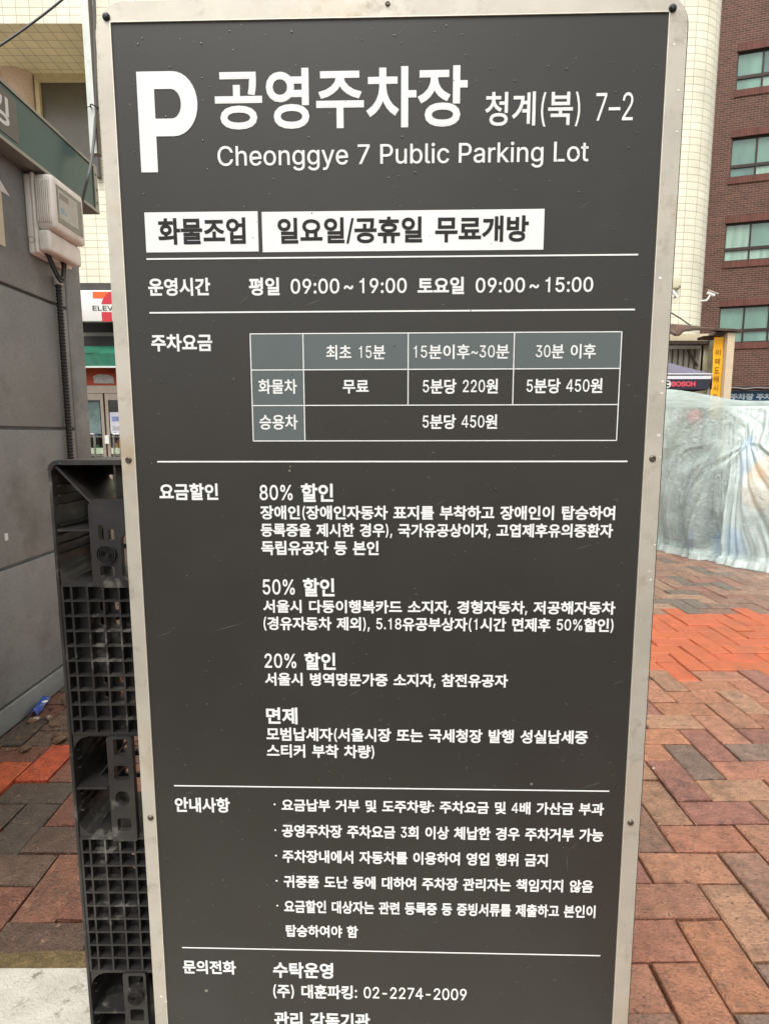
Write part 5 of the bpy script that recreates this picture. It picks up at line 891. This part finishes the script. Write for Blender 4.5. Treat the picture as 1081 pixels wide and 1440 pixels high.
lump('cloth_bundle', gd(968, 588, .12), (.07, .06, .08), mat('red_cloth', lin(226, 60, 66), .8, var=.2), 'red cloth bundle at the top corner under the plastic sheet', 'bundle', 2)
lump('cloth_bundle', gd(1064, 690, .30), (.25, .14, .27), mat('amber_cloth', lin(236, 150, 40), .8, var=.25, vscale=6), 'big amber cloth bundle half way up under the plastic sheet', 'bundle', 4)
lump('goods_sack', gd(1013, 772, .16), (.15, .11, .19), mat('blue_sack', lin(40, 112, 200), .6, var=.2), 'blue sack low under the plastic sheet beside a yellow ball', 'sack', 6)
lump('goods_sack', gd(960, 765, .14), (.05, .05, .11), mat('deep_blue_sack', lin(30, 96, 200), .6, var=.2), 'small narrow blue sack showing at the left foot of the plastic sheet', 'sack', 7)
lump('rubber_ball', gd(1012, 776, .125), (.065, .05, .06), mat('yellow_rubber', lin(240, 190, 40), .5), 'yellow ball at the foot of the plastic sheet in front of the blue sack', 'ball', 9)
lump('goods_sack', gd(1036, 655, .20), (.07, .07, .25), mat('pale_blue_sack', lin(90, 140, 220), .6), 'tall pale blue sack standing under the tie point of the plastic sheet', 'sack', 11)
for (x, y, o, sx, sz, c_, lab) in ((945, 700, .45, .34, .9, (170, 178, 182), 'tall grey carton under the left end of the plastic sheet'), (1010, 700, .55, .30, .8, (186, 178, 186), 'mauve grey carton under the middle of the plastic sheet'), (1075, 760, .45, .45, .5, (180, 186, 184), 'low grey carton under the right end of the plastic sheet')):
    q = gd(x, y, o); ct = thing('carton', (q.x, q.y, 0), lab, 'carton')
    b = MB(); b.box((q.x - sx / 2, q.y, .02), (q.x + sx / 2, q.y + .35, sz), .006); b.build('box', mat('carton_grey', lin(*c_), .8, var=.15), ct)
    b = MB(); b.box((q.x - .025, q.y - .0015, .021), (q.x + .025, q.y + .3515, sz + .0015)); b.build('tape', mat('carton_tape', lin(150, 140, 120), .4), ct)

# ---------------------------------------------------------------- navy pop-up canopy
M_navy = mat('navy_fabric', lin(38, 36, 52), .6, var=.1, vscale=4)
M_slate = mat('slate_fabric', lin(104, 100, 116), .6, var=.15, vscale=2, bump=.1, bscale=14)
cn = thing('canopy_tent', (1.5, 9, 0), 'navy pop-up canopy with a brand name on its valance, behind the sheeted stall', 'canopy')
YC = 7.6; R_ = atY(1001.5, 526, YC); xr = R_.x; zr = R_.z; xl = xr - 2.9; ym = YC + 1.45
b = MB(); apex = ((xl + xr) / 2, ym, zr + .70)
for e0, e1 in (((xl, YC), (xr, YC)), ((xr, YC), (xr, YC + 2.9)), ((xr, YC + 2.9), (xl, YC + 2.9)), ((xl, YC + 2.9), (xl, YC))):
    n_ = 10; k_ = len(b.v)
    for i in range(n_ + 1):
        for j in range(n_ + 1):
            e = Vector((e0[0] + (e1[0] - e0[0]) * i / n_, e0[1] + (e1[1] - e0[1]) * i / n_, zr)); q = e.lerp(Vector(apex), j / n_); q.z -= .07 * math.sin(math.pi * j / n_) * math.sin(math.pi * i / n_); b.v.append(q)
    for i in range(n_):
        for j in range(n_): a_ = k_ + i * (n_ + 1) + j; b.f.append((a_, a_ + n_ + 1, a_ + n_ + 2, a_ + 1))
b.build('roof', M_slate, cn, smooth=True)
b = MB(); h_ = (atY(990, 527, YC).z - atY(990, 548.5, YC).z)
def vq(x0, y0_, x1, y1__, za, zb_, o):
    k_ = MB()
    return [(x0, y0_, za), (x1, y1__, za), (x1, y1__, zb_), (x0, y0_, zb_)]
for P in (vq(xl, YC, xr - .045, YC, zr - h_, zr - .045, 0), vq(xr, YC, xr, YC + 2.9, zr - h_, zr - .045, 0), vq(xl, YC, xl, YC + 2.9, zr - h_, zr - .045, 0), vq(xl, YC + 2.9, xr, YC + 2.9, zr - h_, zr - .045, 0)): b.raw(P, [(0, 1, 2, 3)])
b.raw([(xr - .045, YC, zr - h_), (xr, YC, zr - .045), (xr - .045, YC, zr - .045)], [(0, 1, 2)])
va = b.build('valance', M_navy, cn)
b = MB(); b.box((xl, YC - .006, zr - .062), (xr - .02, YC + .004, zr - .022)); b.tube([(xl, YC, zr), (xr, YC, zr)], .008, 6); b.tube([(xr, YC, zr), (xr, YC + 2.9, zr)], .008, 6); b.build('piping', mat('white_tape_hem', lin(214, 212, 216), .6), cn)
def vp(x, y): q = atY(x, y, YC); return q.x, q.z
x0, z1 = vp(943.5, 536.5); x1, z0 = vp(976.5, 543.6)
b = MB(); letter(b, 'BOSCH', x0, x1, z0, z1, (0, YC - .008, 0), (1, 0, 0), (0, 0, 1), 0, off=.075, lx=1.25); b.build('lettering', mat('red_print', lin(214, 76, 92), .6), va)
ex, ez = vp(937, 540.3); er = .050
b = MB(); plate(b, circ(ex, ez, er, 28), [circ(ex, ez, er * .86, 24)], .002, (0, YC - .010, 0), (1, 0, 0), (0, 0, 1)); plate(b, circ(ex, ez, er * .80, 24), [rrect(ex - er * .50, ez + er * .18, ex + er * .50, ez + er * .60, er * .12, 3), rrect(ex - er * .5, ez - er * .60, ex + er * .5, ez - er * .18, er * .12, 3)], .002, (0, YC - .010, 0), (1, 0, 0), (0, 0, 1)); b.build('emblem', M_white, va)
for x in (xl + .03, xr - .03):
    for y in (YC + .03, YC + 2.87):
        b = MB(); b.tube([(x, y, 0), (x, y, zr)], .018, 8); b.build('leg', M_trim, cn)

# ---------------------------------------------------------------- kiosk with a rusty roof
YK = 8.55
M_rust = mat('rusty_sheet', lin(84, 66, 54), .7, .2, var=.4, vscale=5, spots=[(lin(120, 72, 44), 7, .55, .75), (lin(150, 140, 126), 11, .62, .75)])
M_kcream = mat('kiosk_cream', lin(206, 192, 160), .7, var=.12, vscale=6)
M_kpost = mat('kiosk_beige', lin(206, 186, 156), .6, var=.06)
kio = thing('market_kiosk', (4.6, 9.4, 0), 'weathered cream kiosk with a rusty sheet roof beside the brick building', 'kiosk')
def kp(x, y, Y=YK): return atY(x, y, Y)
cx0, cx1 = kp(1005, 500).x, kp(1024, 500).x
ztop = kp(1015, 470).z
b = MB(); b.box((cx0 + .09, YK - .12, 0), (cx1, YK + .02, ztop)); b.build('column', M_kpost, kio)
kl = cx0 - 2.6; yb2 = YK + .60
xb = kp(992, 520, yb2).x
b = MB(); b.raw([(xb, yb2, 0), (cx0 + .085, YK, 0), (cx0 + .085, YK, ztop), (xb, yb2, ztop - .02)], [(0, 1, 2, 3)]); b.build('side_panel', mat('mottled_panel', lin(186, 186, 156), .6, var=.3, vscale=9, spots=[(lin(90, 96, 72), 5, .58, .66), (lin(206, 204, 176), 4, .60, .68)]), kio)
b = MB(); zh1, zh0 = kp(960, 470, yb2).z, kp(960, 480, yb2).z
b.box((kl, yb2 - .04, zh0), (xb - .005, yb2 + .3, zh1)); b.box((kl, yb2, 0), (xb - .005, yb2 + .3, kp(960, 540, yb2).z)); b.box((xb - .10, yb2 - .02, kp(960, 540, yb2).z), (xb - .005, yb2 + .28, zh0 - .06)); b.build('wall', M_kcream, kio)
b = MB(); b.box((kl, yb2 - .08, zh0 - .055), (xb - .005, yb2 + .1, zh0 - .002)); b.build('beam', mat('dark_wood', lin(66, 54, 42), .7, var=.2), kio)
wz1, wz0 = kp(960, 486, yb2).z, kp(960, 540, yb2).z; wx0, wx1 = kp(938, 500, yb2).x, kp(987, 500, yb2).x
b = MB(); b.box((wx0 - 1.2, yb2 - .02, wz1 - .05), (wx1, yb2 + .03, wz1)); b.box((wx1 - .045, yb2 - .02, wz0), (wx1, yb2 + .03, wz1 - .05)); wo = b.build('window', mat('white_frame', lin(206, 200, 186), .5, var=.08), kio)
b = MB(); b.box((wx0 - 1.2, yb2 + .05, wz0), (wx1 - .045, yb2 + .06, wz1)); b.build('pane', mat('grey_pane', lin(176, 172, 158), .3, var=.2, vscale=3), wo)
b = MB(); x = wx1 - .10
while x > wx0 - 1.1: b.tube([(x, yb2 + .03, wz0), (x, yb2 + .03, wz1 - .05)], .011, 6); x -= .085
b.tube([(wx1 - .22, yb2 + .015, wz1 - .06), (wx1 - .06, yb2 + .015, wz1 - .30)], .016, 6); b.build('bars', mat('rust_bar', lin(74, 62, 54), .6), wo)
b = MB(); n_ = 16                                       # bent sheet roof
for (ya, yb_, za, zb_) in ((YK - .16, YK + .30, 0, .02),):
    xs0, xs1 = kp(951, 465, YK - .2).x, kp(1046, 465, YK - .2).x; zc_ = kp(1000, 463.5, YK - .2).z; vs = []
    for i in range(n_ + 1):
        for j in range(5):
            x = xs0 + (xs1 - xs0) * i / n_; q = i / n_
            z = zc_ + .03 * math.sin(q * math.pi) - .05 * (q < .1) + .02 * noise.noise(Vector((x * 3, j, 0))); y = ya + (yb_ - ya) * j / 4
            vs += [(x, y, z + (.17 - .12 * q) * j / 4)]
    fs = [(i * 5 + j, (i + 1) * 5 + j, (i + 1) * 5 + j + 1, i * 5 + j + 1) for i in range(n_) for j in range(4)]
    vs2 = [(p[0], p[1], p[2] - .03) for p in vs]; k_ = len(vs)
    b.raw(vs + vs2, fs + [tuple(reversed([i + k_ for i in f])) for f in fs] + [(i * 5, i * 5 + k_, (i + 1) * 5 + k_, (i + 1) * 5) for i in range(n_)] + [(j, j + 1, j + 1 + k_, j + k_) for j in range(4)] + [(n_ * 5 + j + 1, n_ * 5 + j, n_ * 5 + j + k_, n_ * 5 + j + 1 + k_) for j in range(4)])
b.build('roof', M_rust, kio)
b = MB()
b.tube([(cx0 + .05, YK - .05, ztop - .01), (xb, yb2 - .05, zh1 - .03)], .03, 8); b.box((kp(984, 472, YK + .2).x, YK + .1, zc_ - .07), (cx0 + .1, YK + .28, zc_ - .035)); b.build('bracket', M_rust, kio)
# yellow vertical banner on the kiosk's side
by = YK - .05; P1, P2 = kp(1003.5, 474, by), kp(1017, 474, by); P3, P4_ = kp(1000, 566, by), kp(1012.5, 566, by)
bn = thing('hanging_banner', ((P1.x + P2.x) / 2, by, P3.z), 'narrow yellow hanging banner with vertical dark lettering on the kiosk', 'banner')
zt_, zb_ = P1.z, P3.z - .25; xm0, xm1 = (P1.x + P3.x) / 2 - .0, (P2.x + P4_.x) / 2 - .0
b = MB(); vs = []
for i in range(13):
    z = zt_ + (zb_ - zt_) * i / 12; o = .006 * math.sin(i * 1.1); q = i / 12
    vs += [(P1.x + (P3.x - P1.x) * q * .3, by + o, z), (P2.x + (P4_.x - P2.x) * q * .3, by + o - .004, z)]
b.raw(vs, [(2 * i, 2 * i + 2, 2 * i + 3, 2 * i + 1) for i in range(12)]); bno = b.build('cloth', mat('yellow_banner', lin(240, 172, 14), .6, var=.05), bn)
b = MB(); zz = kp(1010, 491.5, by).z; hh = .085
for i, chs in enumerate('이때도매시장'):
    letter(b, chs, xm1 - .115, xm1 - .045, zz - hh - i * .122, zz - i * .122, (0, by - .012, 0), (1, 0, 0), (0, 0, 1), 0, off=.01)
b.build('lettering', mat('brown_print', lin(120, 78, 20), .6), bno)
b = MB(); b.tube([(xm1 + .02, by - .01, zb_ - .1), (xm1 + .02, by - .01, zt_ + .02)], .012, 6); b.build('rod', mat('dark_rod', lin(46, 38, 30), .6), bn)
# parking banner and the awning above it
YB = 10.2
def bp_(x, y): return atY(x, y, YB)
s0, s1 = bp_(1022, 560), bp_(1081, 560); zt_, zb_ = bp_(1050, 549.5).z, bp_(1050, 566.5).z
sg = thing('parking_banner', (s0.x + 1, YB, zb_), 'dark blue banner with pale parking lettering behind the sheeted stall', 'banner')
b = MB(); b.box((s0.x - .02, YB, zb_ - .05), (s0.x + 2.6, YB + .02, zt_)); pb = b.build('cloth', mat('blue_banner', lin(18, 66, 92), .5, var=.25, vscale=3), sg)
tx0 = bp_(1025.5, 558).x; tx1 = bp_(1058.8, 558).x; lz1, lz0 = bp_(1040, 553.5).z, bp_(1040, 562.3).z
for k_ in range(3):
    o = k_ * (bp_(1062.5, 558).x - tx0); b = MB(); letter(b, '주차장', tx0 + o, tx1 + o, lz0, lz1, (0, YB - .003, 0), (1, 0, 0), (0, 0, 1), 0, off=.05); b.build('lettering', mat('pale_print', lin(176, 190, 196), .6), pb)
for x in (s0.x + .1, s0.x + 2.5):
    b = MB(); b.tube([(x, YB + .05, 0), (x, YB + .05, zt_)], .02, 8); b.build('post', M_trim, sg)
aw_ = thing('tarpaulin_awning', (s0.x + 1, YB + .5, 2), 'black tarpaulin awning stretched over the blue parking banner', 'awning')
b = MB(); vs = []; za_, zb2 = bp_(1050, 546.5).z, bp_(1050, 540.5).z
for i in range(41):
    x = s0.x - .05 + 2.8 * i / 40; o = .014 * noise.noise(Vector((x * 5, 0, 0)))
    vs += [(x, YB - .05, bp_(1050, 549).z + o), (x, YB - .08, za_ + o * 1.5), (x, YB + 1.2, zb2 + .06)]
b.raw(vs, [f for i in range(40) for f in ((3 * i, 3 * i + 3, 3 * i + 4, 3 * i + 1), (3 * i + 1, 3 * i + 4, 3 * i + 5, 3 * i + 2))]); b.build('sheet', mat('black_tarp', lin(28, 26, 28), .5, var=.2), aw_)
b = MB(); b.tube([(s0.x - .05 + 2.8 * i / 40, YB - .09, za_ + .021 * noise.noise(Vector(((s0.x - .05 + 2.8 * i / 40) * 5, 0, 0)))) for i in range(41)], .010, 6); b.build('hem', mat('pale_hem', lin(150, 140, 134), .6), aw_)
for x in (s0.x, s0.x + 2.7):
    b = MB(); b.tube([(x, YB + 1.15, 0), (x, YB + 1.15, zb2 + .05)], .02, 8); b.build('post', M_trim, aw_)
# far wall of stacked crates behind the awning edge
# ---------------------------------------------------------------- cameras on the tiled column
M_cam = mat('camera_white', lin(226, 222, 216), .4, var=.04)
def secam(base, elbow, head, aim, label):
    t = thing('security_camera', base, label, 'camera')
    b = MB(); b.tube([base, elbow, Vector(elbow).lerp(Vector(head), .8)], .016, 8); b.build('arm', M_cam, t, smooth=True)
    d = Vector(aim).normalized(); M_ = Matrix.Translation(head) @ d.to_track_quat('Y', 'Z').to_matrix().to_4x4()
    bm = bmesh.new(); bmesh.ops.create_cube(bm, size=1)
    for v in bm.verts: v.co = Vector((v.co.x * .055, v.co.y * .13, v.co.z * .045))
    bmesh.ops.bevel(bm, geom=bm.edges[:], offset=.008, segments=2, affect='EDGES'); b = MB(); b.bm(bm, M_); b.build('body', M_cam, t, smooth=True)
    b = MB(); bm = bmesh.new(); bmesh.ops.create_cube(bm, size=1)
    for v in bm.verts: v.co = Vector((v.co.x * .07, v.co.y * .17 + .012, v.co.z * .008 + .036))
    b.bm(bm, M_); b.build('sun_shield', M_cam, t)
    b = MB(); b.lathe(M_ @ Vector((0, .063, 0)), d, [(.018, 0), (.018, .005), (.012, .006)], 14); b.build('lens', M_blk, t)
YS = 9.95
secam(atY(970, 425, YS), atY(993, 422.5, YS), atY(999, 413.5, YS), (.8, -.3, -.42), 'white security camera on a long arm reaching over the brick wall')
secam(atY(939, 400, YF - .02), atY(943, 404, YF - .22), atY(945, 414, YF - .24), (.35, -.5, -.8), 'white security camera pointing down at the edge of the parking board')
b = MB(); q1, q0_ = atY(940, 392, YF), atY(951, 407, YF); b.box((q1.x, YF - .10, q0_.z), (q0_.x, YF - .003, q1.z), .008); jb = b.build('junction_box', mat('box_cream', lin(206, 200, 172), .5), smooth=True); tag(jb, 'small cream junction box on the tiled column above the camera', 'junction box')
b = MB(); b.box((q0_.x - .02, YF - .103, q0_.z), (q0_.x + .012, YF - .004, q0_.z + .035)); b.build('latch', mat('latch_grey', lin(120, 112, 96), .5), jb)
b = MB(); b.tube([atY(930, 434, YF - .1), atY(945, 441, YF - .1), atY(958, 449, YF - .15), atY(973, 460, YF - .3)], .010, 6); tag(b.build('slack_wire', M_blk), 'thin dark wire sloping down across the tiled column to the kiosk roof', 'wire')
